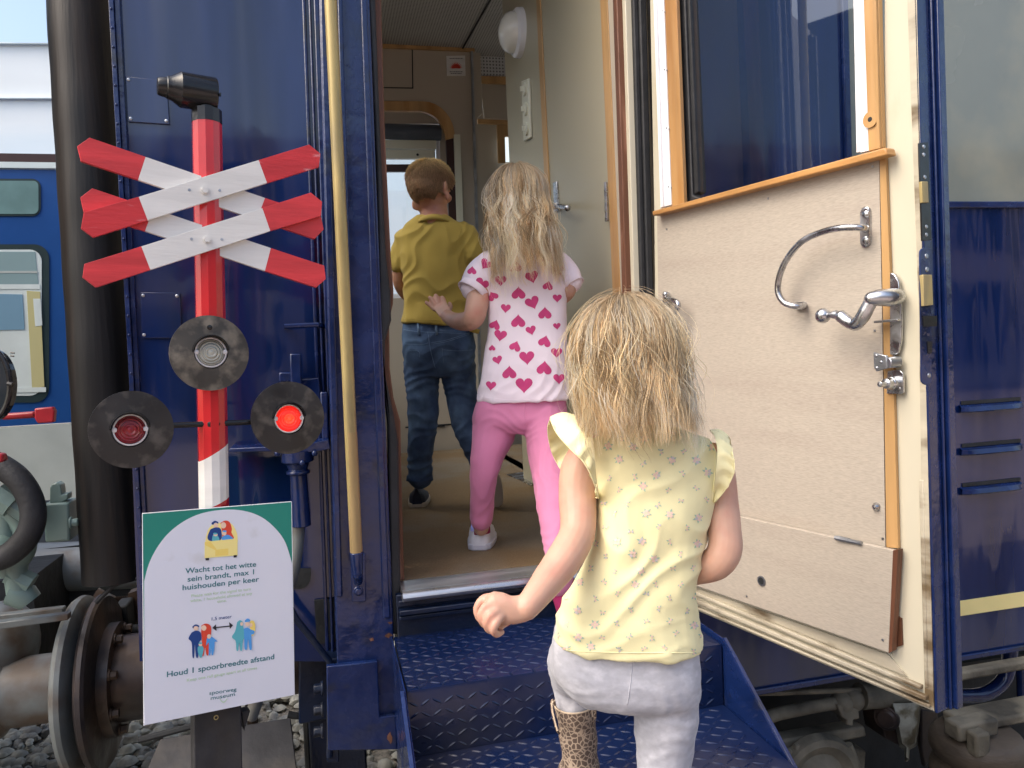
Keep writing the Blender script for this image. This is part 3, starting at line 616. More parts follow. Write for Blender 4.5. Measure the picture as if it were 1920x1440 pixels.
# lower panels
mb = MB(); slab([(1232, 405), (1648, 290), (1654, 600), (1660, 1026), (1383, 966), (1240, 932)], D, .006, .004, mb); pn = dp(mb, 'inner_panel', M['interior'])
M['laminate'] = mat('door_laminate', (.42, .375, .315), .42, var=.13, vs=70, stretch=(1, 1, 9), bump=.12, bs=160, bd=.0015, col2=(.37, .32, .27), c2s=2.2, c2t=(.5, .85))
pn.data.materials[0] = M['laminate']
mb = MB(); slab([(1240, 936), (1383, 968), (1674, 1032), (1666, 1224), (1307, 1099), (1238, 1075)], D, .012, .02, mb); fl = dp(mb, 'kick_flap', M['laminate'], bevel=.001)
mb = MB(); slab([(1674.5, 1032), (1684, 1031), (1672, 1221), (1666.5, 1224.5)], D, .016, .0195, mb); slab([(1675, 1150), (1690, 1160), (1692, 1210), (1676, 1215)], D, .01, -.0, mb); dp(mb, 'flap_edge', M['brown'])
mb = MB(); slab([(1649, 290), (1660, 287), (1672, 600), (1684, 1028), (1662, 1026), (1656, 600)], D, .008, .0055, mb); dp(mb, 'wood_edge', M['wood'])
mb = MB(); mb.tube([D(1566, 1008, .022), D(1616, 1019, .022)], .0045, 10)
mb.tube([D(1571, 1009, .022), D(1592, 1013.5, .022)], .0055, 10); dp(mb, 'flap_hinge', M['steeldull'])
mb = MB(); mb.lathe(D(1428, 1089, .021), dn, [(0, .012), (.002, .012), (.002, .0085)], 24); mb.lathe(D(1428, 1089, .0215), dn, [(0.0012, .009), (.0013, 0)], 24, 1); dp(mb, 'finger_hole', [M['steeldull'], M['dark']])
mb = MB(); mb.lathe(D(1644, 950, .004), dn, [(0, .009), (.004, .008), (.009, .0045), (.010, 0)], 20); dp(mb, 'buffer_stud', M['steel'])
mb = MB()
for q in ((1250, 430), (1440, 372), (1636, 312), (1258, 900), (1655, 1010), (1250, 1060), (1655, 1200), (1400, 1118), (1640, 620)):
    mb.lathe(D(q[0], q[1], .0045 if q[1] < 1020 else .0205), dn, [(0, .0028), (.0008, .0026), (.0009, 0)], 12)
each(mb, 'panel_screw', M['steeldull'], dr)
# grooved bottom rail
mb = MB()
for (ya, yb, xa, xb, off, wd) in ((1112, 1286, 1308, 1725, .008, 8), (1126, 1306, 1308, 1735, .012, 9), (1140, 1322, 1310, 1742, .006, 6)):
    slab([(xa-40, ya-17), (xb, yb), (xb, yb+wd), (xa-40, ya-17+wd*.75)], D, .012, off, mb)
slab([(1722, 900), (1731, 900), (1740, 1290), (1733, 1290)], D, .006, .002, mb)
dp(mb, 'weather_strip', M['creamdirt'], bevel=.002)
mb = MB(); slab([(1706, -320), (1711, -320), (1751, 1334), (1734, 1300), (1722, 560), (1694, -200)], D, .003, .0, mb); slab([(1234, 1078), (1665, 1227), (1700, 1268), (1300, 1106)], D, .003, .0, mb); dp(mb, 'dirty_edge', M['creamdirt'])
# window in the upper half
mb = MB(); slab([(1222, 396), (1660, 276), (1664, 290), (1224, 405)], D, .03, .034, mb); dp(mb, 'sill_ledge', M['woodh'], bevel=.003)
mb = MB(); slab([(1234, -320), (1256, -320), (1283, 386), (1260, 392)], D, .012, .010, mb); slab([(1608, -320), (1640, -320), (1655, 277), (1628, 284)], D, .012, .010, mb); each(mb, 'window_trim', M['wood'], dr, bevel=.002)
mb = MB(); slab([(1628, -320), (1634, -320), (1650, 278), (1644, 280)], D, .006, .016, mb)
dp(mb, 'trim_bead', M['wood'], bevel=.001)
mb = MB(); slab([(1214, -320), (1219, -320), (1243, 388), (1238, 390)], D, .012, .018, mb); slab([(1220, -320), (1232, -320), (1259, 384), (1246, 387)], D, .012, .012, mb); each(mb, 'metal_guide', M['white_metal'], dr, bevel=.001)
mb = MB()
for y in range(-200, 390, 110):
    for dx in (0, 5): mb.ball(D(1241+dx+y*.036, y+2*dx/5, .0125), .0022, 8)
dp(mb, 'guide_screw', M['steeldull'])
mb = MB(); slab([(1259, -320), (1272, -320), (1298, 366), (1312, 372), (1288, 384)], D, .03, -.012, mb); slab([(1273, -320), (1279, -320), (1309, 360), (1300, 366)], D, .03, -.02, mb); dp(mb, 'window_seal', M['rubber2'], bevel=.003)
mb = MB(); slab([(1594, -320), (1600, -320), (1612, 284), (1606, 286)], D, .008, .008, mb); slab([(1600, -320), (1612, -320), (1630, 282), (1612, 286)], D, .02, .006, mb); dp(mb, 'window_channel', M['white_metal'])
mb = MB(); slab([(1262, -320), (1602, -320), (1612, 300), (1285, 390)], D, .004, -.025, mb); dp(mb, 'window_pane', M['glass'])
mb = MB(); c = D(1632, 224, .012); mb.lathe(c, dn, [(0, .016), (.0015, .016), (.0015, .004)], 24); mb.lathe(c, dn, [(0.0016, .005), (.0018, 0)], 12, 1); dp(mb, 'trim_screw', [M['wood'], M['dark']])
# curved grab handle
mb = MB(); pts = [D(1623, 430, .012), D(1615, 427, .04), D(1580, 427, .055), D(1545, 434, .055), D(1505, 452, .055), D(1476, 485, .055), D(1461, 520, .055), D(1459, 548, .055), D(1470, 567, .052), D(1490, 574, .045), D(1502, 574, .03), D(1508, 573, .008)]
mb.tube(bez(pts, 5), .0068, 18)
gh = dp(mb, 'grab_handle', M['steel'])
def capsule(pa, pb, r, h, mb, mi=0):
    a, b = pa, pb; u = (b-a).normalized(); v = u.cross(dn).normalized(); ring = []
    for c_, s in ((b, 0), (a, math.pi)):
        for k in range(9): t = s-math.pi/2+k*math.pi/8; ring.append(c_+u*math.cos(t)*r+v*math.sin(t)*r)
    r2 = [p-(p-(a+b)/2)*.08 for p in ring]
    mb.loft([[p+dn*.0 for p in ring], [p+dn*h*.7 for p in ring], [p+dn*h for p in r2]], True)
mb = MB(); capsule(D(1625, 398, .004), D(1625, 454, .004), .011, .007, mb)
for y in (402, 450): mb.lathe(D(1624, y, .011), dn, [(0, .0075), (.004, .0075), (.0055, .005), (.0055, 0)], 18)
mb.build('mounting_plate', M['steel'], gh)
mb = MB(); capsule(D(1500, 574, .004), D(1508, 573, .004), .009, .008, mb); mb.build('mounting_foot', M['steel'], gh)
# small inner handle near the hinge, behind the girl's head
mb = MB(); mb.tube(bez([D(1247, 562, .02), D(1262, 563, .045), D(1272, 572, .05), D(1262, 600, .05), D(1265, 660, .05), D(1262, 700, .02)], 5), .007, 14); capsule(D(1252, 553, .004), D(1252, 572, .004), .01, .01, mb); mb.ball(D(1248, 552, .02), .009, 12)
dp(mb, 'small_grip', M['steel'])
# lever lock
mb = MB(); ring = [(1668, 511), (1677, 514), (1685, 528), (1688, 560), (1690, 600), (1689, 640), (1684, 662), (1675, 668), (1668, 664), (1668, 560)]
slab(ring, D, .007, .010, mb); lk = dp(mb, 'lever_lock', M['steel'], bevel=.0015)
mb = MB(); mb.tube([D(1682, 556, .01), D(1668, 558, .035), D(1648, 558, .055), D(1634, 560, .062)], [.017, .0175, .0165, .014], 22); mb.ball(D(1634, 560, .062), .0138, 18)
mb.tube(bez([D(1636, 560, .058), D(1626, 578, .062), D(1616, 596, .064), D(1604, 608, .064), D(1590, 603, .064), D(1575, 592, .066), D(1564, 590, .066)], 5), [.013]*6+[.0135]*5+[.013]*5+[.0125]*5+[.0125]*5+[.009]*5, 18)
mb.tube([D(1568, 590, .066), D(1552, 591, .066)], [.0075, .0065], 16); mb.ball(D(1543, 592, .066), .0158, 24)
mb.build('lever_handle', M['steel'], lk, smooth=60)
mb = MB(); mb.obox(D(1690, 602, .012), D(1645, 606, .012)-D(1690, 602, .012), dn*.012, (0, 0, .005)); mb.build('latch_tongue', M['steel'], lk, bevel=.001)
mb = MB(); slab([(1637, 660), (1662, 667), (1664, 690), (1643, 697), (1638, 690)], D, .006, .032, mb); mb.tube([D(1686, 678, .006), D(1664, 680, .030)], .011, 16)
for q in ((1652, 679), (1643, 667), (1644, 690)): mb.lathe(D(*q, .032), dn, [(0, .0035), (.002, .003), (.002, 0)], 10)
mb.build('key_cover', M['steeldull'], lk, bevel=.0015)
mb = MB(); slab([(1664, 696), (1686, 693), (1693, 700), (1694, 736), (1688, 739), (1662, 738)], D, .006, .01, mb)
c = D(1676, 718, .01); mb.lathe(c, dn, [(0, .014), (.012, .0135), (.014, .011), (.026, .010), (.026, .006), (.045, .0055), (.045, .0035), (.046, 0)], 24); mb.lathe(D(1686, 729, .0105), dn, [(0, .004), (.001, .004), (.0011, 0)], 10)
mb.build('square_key_lock', M['steel'], lk, bevel=.001)
# lock plates on the latch edge
LE = Plane(eb+e*.0075, e)
def lslab(pts, t, off, mb): return mb.prism([LE(x, y, off) for x, y in pts], -LE.n*t)
mb = MB(); lslab([(1723, 268), (1741, 266), (1747, 450), (1729, 452)], .003, .003, mb); lp2 = dp(mb, 'lock_plate', M['blue2'], bevel=.001); lp2.data.materials[0] = M['black']
mb = MB()
for q in ((1732, 275), (1732, 290), (1734, 332), (1737, 425), (1737, 440)): mb.lathe(LE(*q, .003), e, [(0, .004), (.0015, .003), (.0015, 0)], 12)
mb.build('plate_screw', M['steeldull'], lp2)
mb = MB(); lslab([(1728, 340), (1740, 340), (1742, 380), (1730, 380)], .006, .007, mb); mb.build('latch_bolt', M['brass'], lp2, bevel=.001)
ring = [(1735+10*math.cos(a)+dy*.012, (474 if dy == 0 else 712)+10*math.sin(a)) for dy, aa in ((0, (math.pi, 2*math.pi)), (238, (0, math.pi))) for a in [aa[0]+(aa[1]-aa[0])*k/8 for k in range(9)]]
mb = MB(); lslab(ring, .003, .003, mb); lp3 = dp(mb, 'lock_plate', M['blue2'], bevel=.001)
mb = MB(); lslab([(1731, 515), (1748, 515), (1750, 572), (1733, 574)], .008, .009, mb); mb.build('latch_bolt', M['brass'], lp3, bevel=.001)
mb = MB(); lslab([(1731, 592), (1757, 592), (1757, 612), (1732, 612)], .002, .005, mb); lslab([(1739, 640), (1748, 640), (1748, 662), (1740, 662)], .001, .0045, mb); mb.build('keeper', M['black'], lp3)
mb = MB()
for q in ((1737, 480), (1742, 704), (1738, 505)): mb.lathe(LE(*q, .003), e, [(0, .005), (.0015, .004), (.0015, 0)], 12)
mb.build('plate_screw', M['steeldull'], lp3)
# ================================================================== BOARDING STEPS
T1 = 1.262; RIS = .152; TRD = .33; SX0, SX1 = .135, .905
st = thing('boarding_steps', 'dark blue chequer plate boarding steps leading up to the carriage door', 'steps', ((SX0+SX1)/2, 1.5, 0))
M['tread'] = mat('blue_chequer_plate', (.0042, .012, .052), .30, var=.2, vs=6, bump=.3, bs=40, bd=.003, rv=.10, coat=.15, col2=(.02, .02, .03), c2s=3, c2t=(.55, .72))  # blue also darkened for the shade cast by the girl and photographer
def lozenge(mb, c, u, v, n, L=.0130, w_=.0036, h=.0018):
    pts = [c-u*L, c-u*L*.45+v*w_*.8, c+u*L*.45+v*w_*.8, c+u*L, c+u*L*.45-v*w_*.8, c-u*L*.45-v*w_*.8, c-u*L*.5+n*h, c+u*L*.5+n*h]
    mb.add(pts, [(0, 6, 1), (1, 6, 7, 2), (2, 7, 3), (3, 7, 4), (4, 7, 6, 5), (5, 6, 0)][::1])
def plate(mb, o, a, b, n, sp=.0265):
    """chequer pattern over the rectangle o, a, b with face normal n"""
    la, lb = a.length, b.length; ua, ub = a/la, b/lb
    na, nb = int(la/sp), int(lb/sp)
    for i in range(na+1):
        for j in range(nb+1):
            x, y = (i+.5)*sp-.004, (j+.5)*sp-.004
            if x > la-.010 or y > lb-.006: continue
            s = 1 if (i+j) % 2 else -1
            u = (ua*s+ub*.62).normalized(); v = u.cross(n)
            lozenge(mb, o+ua*x+ub*y, u, v, n)
for k in range(4):
    z = T1-RIS*k; yb = 2.0-TRD*k+.006; yf = 2.0-TRD*(k+1)+.0
    if k == 0: yb = 2.0; 
    mb = MB()
    pr = [(yb, z), (yf+.008, z), (yf+.002, z-.002), (yf, z-.008), (yf, z-RIS+.001), (yf+.004, z-RIS+.001), (yf+.004, z-.010), (yb, z-.006)]
    mb.loft([[V((X, y, q)) for y, q in pr] for X in (SX0+.004, SX1-.004)], True)
    plate(mb, V((SX0+.006, yf+.01, z)), V((SX1-SX0-.012, 0, 0)), V((0, yb-yf-.01, 0)), V((0, 0, 1)))
    plate(mb, V((SX0+.006, yf, z-RIS+.004)), V((SX1-SX0-.012, 0, 0)), V((0, 0, RIS-.016)), V((0, -1, 0)))
    for i in range(int((SX1-SX0)/.053)): lozenge(mb, V((SX0+.03+i*.053, yf+.003, z-.0025)), V((.5, -.1, -.86)).normalized(), V((.86, 0, .5)), V((0, -.7, .7)), .010)
    mb.build('tread', M['tread'], st, smooth=25)
for X in (SX0-.004, SX1):
    mb = MB()
    y0 = 2.0; prof = [(y0, T1+.004), (2.0-TRD-.012, T1+.004), (2.0-TRD*4.3, T1-RIS*4.2), (2.0-TRD*4.3, .3), (y0, .3)]
    if X == SX1:   # right stringer slopes from the top tread downwards
        prof = [(y0, T1+.012), (2.0-TRD*1.0, T1+.012), (2.0-TRD*4.3, T1-RIS*4.4), (2.0-TRD*4.3, .3), (y0, .3)]
    mb.prism([V((X, y, z)) for y, z in prof], V((.004, 0, 0)))
    # folded lip along the sloping front edge
    a, b = V((X, prof[1][0], prof[1][1])), V((X, prof[2][0], prof[2][1]))
    mb.obox(a, b-a, V((.009 if X == SX1 else -.009, 0, 0)), V((0, -.003, .004)))
    mb.build('side_plate', M['blue2'], st, bevel=.0012)
mb = MB(); mb.box(SX0+.05, SX0+.09, 1.0, 1.95, .12, .6); mb.box(SX1-.09, SX1-.05, 1.0, 1.95, .12, .6); mb.build('support', M['dark'], st)

# ================================================================== SIGNAL POST
pl_, pr_ = PD(270, 1160, 1.56), PD(547, 1130, 1.712)
hx = pr_-pl_; hx.z = 0; hx.normalize()
pa, pbm = PD(388, 230, 1.655), PD(404, 1000, 1.655)
ax = (pa-pbm).normalized(); sn = hx.cross(ax); sn = -sn if sn.dot(fw) > 0 else sn; sn.normalize()
hx = ax.cross(sn).normalized(); hx = hx if hx.dot(cr) > 0 else -hx
S = Plane(pa+sn*.036, sn)
foot = PD(416, 1520, 1.655)
sg = thing('level_crossing_signal', 'red and white railway crossing post with double white red crossboards and three round lamps', 'crossing signal', (foot.x, foot.y, .12))
SP = Plane(pa, sn)
def post(mb, ya, yb, xa, xb, r=.0305, mi=0, seg=8):
    mb.tube([SP(xa, ya), SP(xb, yb)], r, seg, mi)
mb = MB(); p0, p1, p2, p3 = SP(388, 230), SP(401.5, 870), SP(403.0, 940), SP(411, 1325)
a_, b_ = basis(p1-p0); dirp = (p1-p0).normalized()
def octo(c, r, k0=.5): return [c+(hx*math.cos((k+k0)*math.pi/6)-sn*math.sin((k+k0)*math.pi/6))*r for k in range(12)]
def slantring(y_left, y_right, r=.0305):
    out = []
    for k in range(12):
        v = hx*math.cos((k+.5)*math.pi/6)-sn*math.sin((k+.5)*math.pi/6); t = v.dot(hx); y = y_left+(y_right-y_left)*(t+1)/2
        x = 388+(y-230)*.0186; out.append(SP(x, y)+v*r)
    return out
ra, rb, rc, rd, re = octo(SP(388, 230), .0305), slantring(864, 832), slantring(955, 933), slantring(1010, 990), octo(SP(409, 1290), .0305)
mb.loft([ra, rb], True); mb.loft([rb, rc], False, 1); mb.loft([rc, rd], False, 0); mb.loft([rd, re], True, 1)
sgp = mb.build('post', [M['postred'], M['swhite']], sg, smooth=0)
mb = MB(); mb.loft([octo(SP(388, 232), .0312), octo(SP(387.3, 207), .0312)], True); mb.build('post_cap', M['black'], sg, smooth=0)
mb = MB(); c = SP(386, 176, .005); u = hx
mb.lathe(c-u*.048, u, [(-.047, 0), (-.047, .0165), (-.044, .0185), (-.030, .021), (-.028, .0235), (-.020, .025), (-.006, .034), (-.002, .037), (.0, .0365), (.066, .0365), (.069, .034), (.069, 0)], 40)
mb.obox(c+u*.0215-ax*.006+sn*.03, u*.003, -ax*.006, sn*.008); mb.tube([c-ax*.03, c-ax*.045], .022, 20)
mb.build('warning_bell', M['black'], sg, smooth=40)
def board(name, poly, lb, rb, off, label=None, worn=False):
    """lb, rb: colour boundaries as two pixel points each (top, bottom)"""
    (l1, l2), (r1, r2) = lb, rb
    left, mid, right = poly
    mb = MB(); slab(left, S, .010, off, mb, 0); slab(mid, S, .010, off, mb, 1); slab(right, S, .010, off, mb, 0)
    return mb.build(name, [M['sredworn'] if worn else M['sred'], M['swhite']], sg, smooth=0, bevel=.0006)
# the two rear boards
board('crossboard', ([(168, 258), (273, 294), (259, 337), (152, 302), (145, 274)], [(273, 294), (497, 371), (482, 412), (259, 337)], [(497, 371), (602, 406), (607, 430), (590, 448), (482, 412)]), ((273, 294), (259, 337)), ((497, 371), (482, 412)), -.012)
board('crossboard', ([(173, 353), (287, 391), (272, 433), (157, 397), (151, 370)], [(287, 391), (508, 465), (497, 508), (272, 433)], [(508, 465), (608, 498), (611, 523), (593, 539), (497, 508)]), ((287, 391), (272, 433)), ((508, 465), (497, 508)), -.012)
b1 = board('crossboard', ([(157, 398), (260, 369), (277, 413), (175, 445), (152, 428)], [(260, 369), (485, 300), (501, 343), (277, 413)], [(485, 300), (580, 271), (601, 288), (598, 313), (501, 343)]), ((260, 369), (277, 413)), ((485, 300), (501, 343)), .0, worn=True)
b2 = board('crossboard', ([(158, 495), (265, 462), (282, 506), (180, 539), (155, 520)], [(265, 462), (492, 390), (507, 433), (282, 506)], [(492, 390), (583, 361), (604, 378), (602, 405), (507, 433)]), ((265, 462), (282, 506)), ((492, 390), (507, 433)), .0)
for b, (cx, cy) in ((b1, (384, 357)), (b2, (388, 449))):
    mb = MB(); mb.hexbolt(S(cx, cy, .0), sn, .0068, .006); mb.build('bolt', M['swhite'], b)
    mb = MB()
    for dx in (-29, 28): mb.lathe(S(cx+dx, cy-1 if dx < 0 else cy, .0), sn, [(0, .003), (.001, .0028), (.001, 0)], 12)
    mb.build('screw', M['steeldull'], b)
# lamps
mb = MB(); mb.tube([S(312, 798, -.02), S(480, 791, -.02)], .0062, 14); mb.lathe(S(400, 795, -.022), sn, [(0, .014), (.012, .014), (.015, .01), (.015, 0)], 20); mb.build('lamp_arm', M['black'], sg)
for (cx, cy, lx, ly, rp, lr, mdisc, mlens, lbl) in ((393, 662, 395, 661, 69, 27, 'disc2', 'lens_clear', 'round lamp with unlit clear lens'), (247, 805, 244, 806, 71, 27, 'disc', 'lens_red', 'round lamp with unlit dark red lens'), (540, 783, 541, 785, 66.5, 27, 'disc', 'lens_lit', 'round lamp with lit red lens')):
    c = S(cx, cy, .0); dc = (c-CAM).dot(fw); r = rp/F*dc*1.02
    mb = MB(); lc = S(lx, ly, .0)
    n = 48; hole = .0345
    # black disc with an eccentric hole
    f_, b_, hi, hb = [], [], [], []
    for k in range(n):
        t = 2*math.pi*k/n; d_ = hx*math.cos(t)+ax*math.sin(t)
        f_.append(c+d_*r+sn*.004); b_.append(c+d_*r-sn*.002); hi.append(lc+d_*hole+sn*.007); hb.append(lc+d_*hole-sn*.01)
    mb.loft([b_, f_, hi, hb], False)
    mb.add(b_, [tuple(range(n-1, -1, -1))])
    lamp = mb.build('signal_lamp', M[mdisc], sg, smooth=40, bevel=0); lamp['label'] = lbl
    mb = MB()                  # short hood over the upper half of the lens
    h1 = [lc+(hx*math.cos(t)+ax*math.sin(t))*(hole+.001)+sn*.006 for t in [R(8)+R(170)*k/20 for k in range(21)]]
    h2 = [lc+(hx*math.cos(t)*1.0+ax*math.sin(t))*(hole-.001)+sn*(.006+.017*math.sin(t-R(6))**.8 if math.sin(t-R(6)) > 0 else .006) for t in [R(8)+R(170)*k/20 for k in range(21)]]
    h3 = [p+(lc-p).normalized()*-.0025 for p in h2]; h4 = [p+(p-lc).normalized()*.0025 for p in h1]
    mb.loft([h1, h2, h3, h4], False, closed=False); mb.build('hood', M['black'], lamp)
    mb = MB(); mb.lathe(lc-sn*.012, sn, [(0, .0335), (.012, .0335), (.016, .0315), (.016, .029), (.013, .0285)], 40)
    for s in (-1, 1): mb.lathe(lc+hx*s*.0285+ax*.001+sn*.003, sn, [(0, .0055), (.002, .0045), (.0025, 0)], 12); mb.obox(lc+hx*(s*.0285-.004)-ax*.003+sn*.002, hx*.008, ax*.006, sn*.0015)
    mb.build('lens_rim', M['rim'], lamp)
    mb = MB(); mb.lathe((0, 0, 0), sn, [(0, .0285), (.004, .027), (.008, .020), (.0105, .010), (.0115, 0)], 40)
    o = mb.build('lens', M[mlens], None, smooth=80); o.location = lc-sn*.002; setpar(o, lamp)
mb = MB(); mb.tube([S(392, 590, -.03), S(394, 655, -.03)], .02, 12); mb.lathe(S(393, 614, .0045), sn, [(0, .006), (.004, .0045), (.005, 0)], 14); mb.build('lamp_bracket', M['black'], sg)
# steel foot
M['foot'] = mat('foot_steel', (.035, .035, .038), .5, .2, var=.3, vs=10, col2=(.055, .05, .045), c2s=7, c2t=(.5, .68), bump=.3, bs=40, bd=.004)
mb = MB(); B = Plane(pa-sn*.02, sn); slab([(362, 1290), (452, 1290), (458, 1600), (366, 1600)], B, .05, .04, mb); slab([(300, 1385), (545, 1345), (560, 1470), (250, 1500)], Plane(V((foot.x, foot.y, .7)), V((0, -.5, .85))), .02, -.02, mb)
slab([(452, 1335), (470, 1332), (458, 1372)], B, .03, .02, mb)
each(mb, 'foot_bracket', M['foot'], sg, bevel=.003)
mb = MB(); mb.box(foot.x-.14, foot.x+.16, foot.y-.02, foot.y+.26, .12, .86); mb.build('foot_box', M['dark'], sg, bevel=.006)
mb = MB(); mb.lathe(B(405, 1345, .041), sn, [(0, .005), (.002, .005), (.002, .003)], 14)
mb.build('foot_screw', M['brass'], sg)

# ================================================================== NOTICE BOARD
nb = thing('notice_board', 'white waiting rules poster with green corners and Dutch text below the crossing lamps', 'notice board', tuple(S(410, 1330)))
Q = Plane(pa+sn*.040, sn)
def Z6(x, y, off=0): return Q(260+x/3.273, 930+y/3.273, off)
def zpoly(mb, pts, off, t=.0004, mi=0): return mb.prism([Z6(x, y, off) for x, y in pts], -sn*t, mi)
mb = MB(); zpoly(mb, [(25, 110), (937, 37), (955, 1220), (35, 1407)], 0, .005); nbo = mb.build('backing', M['pgreen'], nb, smooth=0)
M['pgreen2'] = mat('board_edge_white', (.8, .82, .86), .5)
# front white field with the arched top
arch = bez([V((x, y, 0)) for x, y in ((34, 525), (62, 420), (115, 315), (190, 222), (290, 148), (400, 103), (530, 84), (650, 92), (755, 130), (840, 200), (900, 285), (942, 415))], 5)
mb = MB(); zpoly(mb, [(p.x, p.y) for p in arch]+[(955, 1220), (35, 1407)], .0008, .0006); mb.build('white_field', M['posterwhite'], nb, smooth=0)
mb = MB()
for s, t, k in (((25, 110), (937, 37), 2.2),): zpoly(mb, [s, t, (t[0], t[1]-3), (s[0], s[1]-3)], .0002, .005)
zpoly(mb, [(22, 108), (25, 108), (35, 1410), (31, 1410)], .0002, .005); zpoly(mb, [(937, 35), (940, 35), (958, 1221), (955, 1222)], .0002, .005)
mb.build('board_edge', M['pgreen2'], nb, smooth=0)
def ell(cx, cy, rx, ry, rot=0, n=14): 
    return [(cx+math.cos(t)*rx*math.cos(rot)-math.sin(t)*ry*math.sin(rot), cy+math.cos(t)*rx*math.sin(rot)+math.sin(t)*ry*math.cos(rot)) for t in [2*math.pi*k/n for k in range(n)]]
def sm(pts, n=4):
    p = [V((x, y, 0)) for x, y in pts]; p = bez(p+[p[0]], n)[:-1]; return [(q.x, q.y) for q in p]
layers = []
def lay(mn, pts): layers.append((mn, pts))
# cart picture
lay('pyel2', sm([(412, 255), (430, 200), (470, 170), (560, 165), (598, 215), (607, 262), (590, 290), (425, 300)]))
lay('pred', sm([(502, 165), (530, 151), (558, 160), (572, 200), (570, 225), (583, 262), (520, 268), (512, 220)])); lay('pskin', ell(520, 180, 17, 19))
lay('pnavy', sm([(447, 165), (467, 152), (488, 160), (484, 172), (452, 176)])); lay('pskin', ell(474, 181, 15, 17))
lay('pnavy', sm([(440, 205), (475, 192), (505, 205), (505, 268), (440, 276), (422, 252)])); lay('pteal', sm([(455, 240), (480, 238), (495, 272), (452, 276)])); lay('pskin', ell(472, 237, 13, 10)); lay('pteal', ell(470, 231, 13, 6)); 
lay('pblue', sm([(512, 250), (550, 238), (582, 268), (515, 272)])); lay('pskin', ell(525, 228, 14, 15)); lay('pblue', ell(527, 216, 13, 6))
lay('pyel2', [(405, 283), (440, 278), (590, 262), (607, 262), (607, 365), (405, 381)]); lay('pyel', [(470, 330), (550, 322), (550, 362), (470, 368)]); lay('pyel', [(405, 283), (440, 278), (478, 326), (470, 332), (405, 300)])
lay('pblack', [(410, 382), (432, 380), (432, 394), (411, 396)]); lay('pblack', [(582, 364), (602, 362), (602, 376), (583, 378)])
# family left
lay('pnavy', sm([(330, 800), (350, 788), (370, 796), (366, 806), (334, 812)])); lay('pskin', ell(352, 812, 15, 14)); lay('pnavy', sm([(325, 838), (352, 826), (380, 838), (385, 880), (372, 900), (365, 985), (352, 985), (345, 910), (340, 988), (330, 985), (325, 900), (306, 875)]))
lay('pred', sm([(385, 795), (412, 783), (440, 795), (446, 830), (438, 880), (432, 920), (428, 972), (416, 975), (408, 930), (400, 975), (390, 975), (388, 880), (384, 840)])); lay('pskin', ell(400, 810, 16, 17))
lay('pblue', sm([(418, 875), (445, 862), (484, 893), (468, 895), (466, 930), (458, 972), (448, 974), (444, 935), (440, 972), (430, 970), (430, 900), (414, 918)])); lay('pskin', ell(432, 862, 12, 14)); lay('pteal', sm([(362, 930), (380, 915), (398, 930), (396, 960), (385, 992), (375, 988), (364, 960)])); lay('pskin', ell(379, 912, 11, 10)); lay('pteal', ell(379, 904, 12, 5))
# arrow
lay('pblack', [(470, 804), (560, 795), (560, 802), (470, 811)]); lay('pblack', [(452, 810), (474, 788), (478, 828)]); lay('pblack', [(579, 793), (555, 774), (560, 816)])
# pair right
lay('pteal', sm([(604, 775), (622, 762), (640, 775), (642, 800), (650, 860), (640, 890), (634, 945), (624, 948), (618, 900), (610, 948), (600, 945), (595, 890), (572, 866), (592, 830)])); lay('pskin', ell(632, 785, 9, 12))
lay('pyel', sm([(684, 765), (706, 768), (716, 800), (708, 850), (690, 855), (684, 810)])); lay('pblue', sm([(645, 815), (668, 808), (690, 820), (712, 830), (704, 850), (692, 855), (694, 935), (680, 940), (672, 880), (664, 940), (650, 935), (648, 870)])); lay('pskin', ell(668, 786, 14, 14)); lay('pblue', sm([(652, 764), (668, 752), (684, 760), (682, 770), (654, 774)])); lay('pskin', ell(690, 792, 8, 12))
# smile under the museum mark
sml = [(497+46*k/12, 1247+22*math.sin(math.pi*k/12)) for k in range(13)]; lay('plite', sml+[(x, y-7) for x, y in sml[::-1]])
for i, (mn, pts) in enumerate(layers):
    pass
mats = sorted(set(m for m, _ in layers)); pics = {}
for i, (mn, pts) in enumerate(layers):
    cx = sum(p[0] for p in pts)/len(pts); cy = sum(p[1] for p in pts)/len(pts)
    key = 'cart_picture' if cy < 450 else 'smile_mark' if cy > 1150 else 'arrow_mark' if mn == 'pblack' else 'family_picture' if cx < 520 else 'couple_picture'
    zpoly(pics.setdefault(key, MB()), pts, .0012+.00003*i, .0003, mats.index(mn))
for k_, mb in pics.items(): mb.build(k_, [M[m] for m in mats], nb, smooth=0)
def text(body, p0, p1, h, m, par, name='lettering', off=.0013, bold=.0, P_=None, ref='x'):
    P_ = P_ or Z6
    cu_ = bpy.data.curves.new('t', 'FONT'); cu_.body = body; cu_.size = 1; cu_.offset = bold; cu_.extrude = 0; cu_.resolution_u = 3
    o = bpy.data.objects.new('t', cu_); C.objects.link(o)
    me = bpy.data.meshes.new_from_object(o.evaluated_get(bpy.context.evaluated_depsgraph_get()))
    bpy.data.objects.remove(o); bpy.data.curves.remove(cu_)
    xs = [v.co.x for v in me.vertices]; x0, x1 = min(xs), max(xs)
    a, b, c = P_(*p0, off), P_(*p1, off), P_(p0[0], p0[1]-h, off)
    ux = (b-a)/(x1-x0); uy = (c-a); nn = sn; uy = uy - ux.normalized()*uy.dot(ux.normalized()); xh = .54
    for v in me.vertices: v.co = a + ux*(v.co.x-x0) + uy*(v.co.y/xh)
    me.materials.append(m); o = bpy.data.objects.new(name, me); C.objects.link(o); setpar(o, par); return o
DT, LT = M['ptext'], M['plite']
text('Wacht tot het witte', (286, 476), (721, 432), 25, DT, nb, bold=.012)
text('sein brandt, max 1', (300, 526), (708, 480), 25, DT, nb, bold=.012)
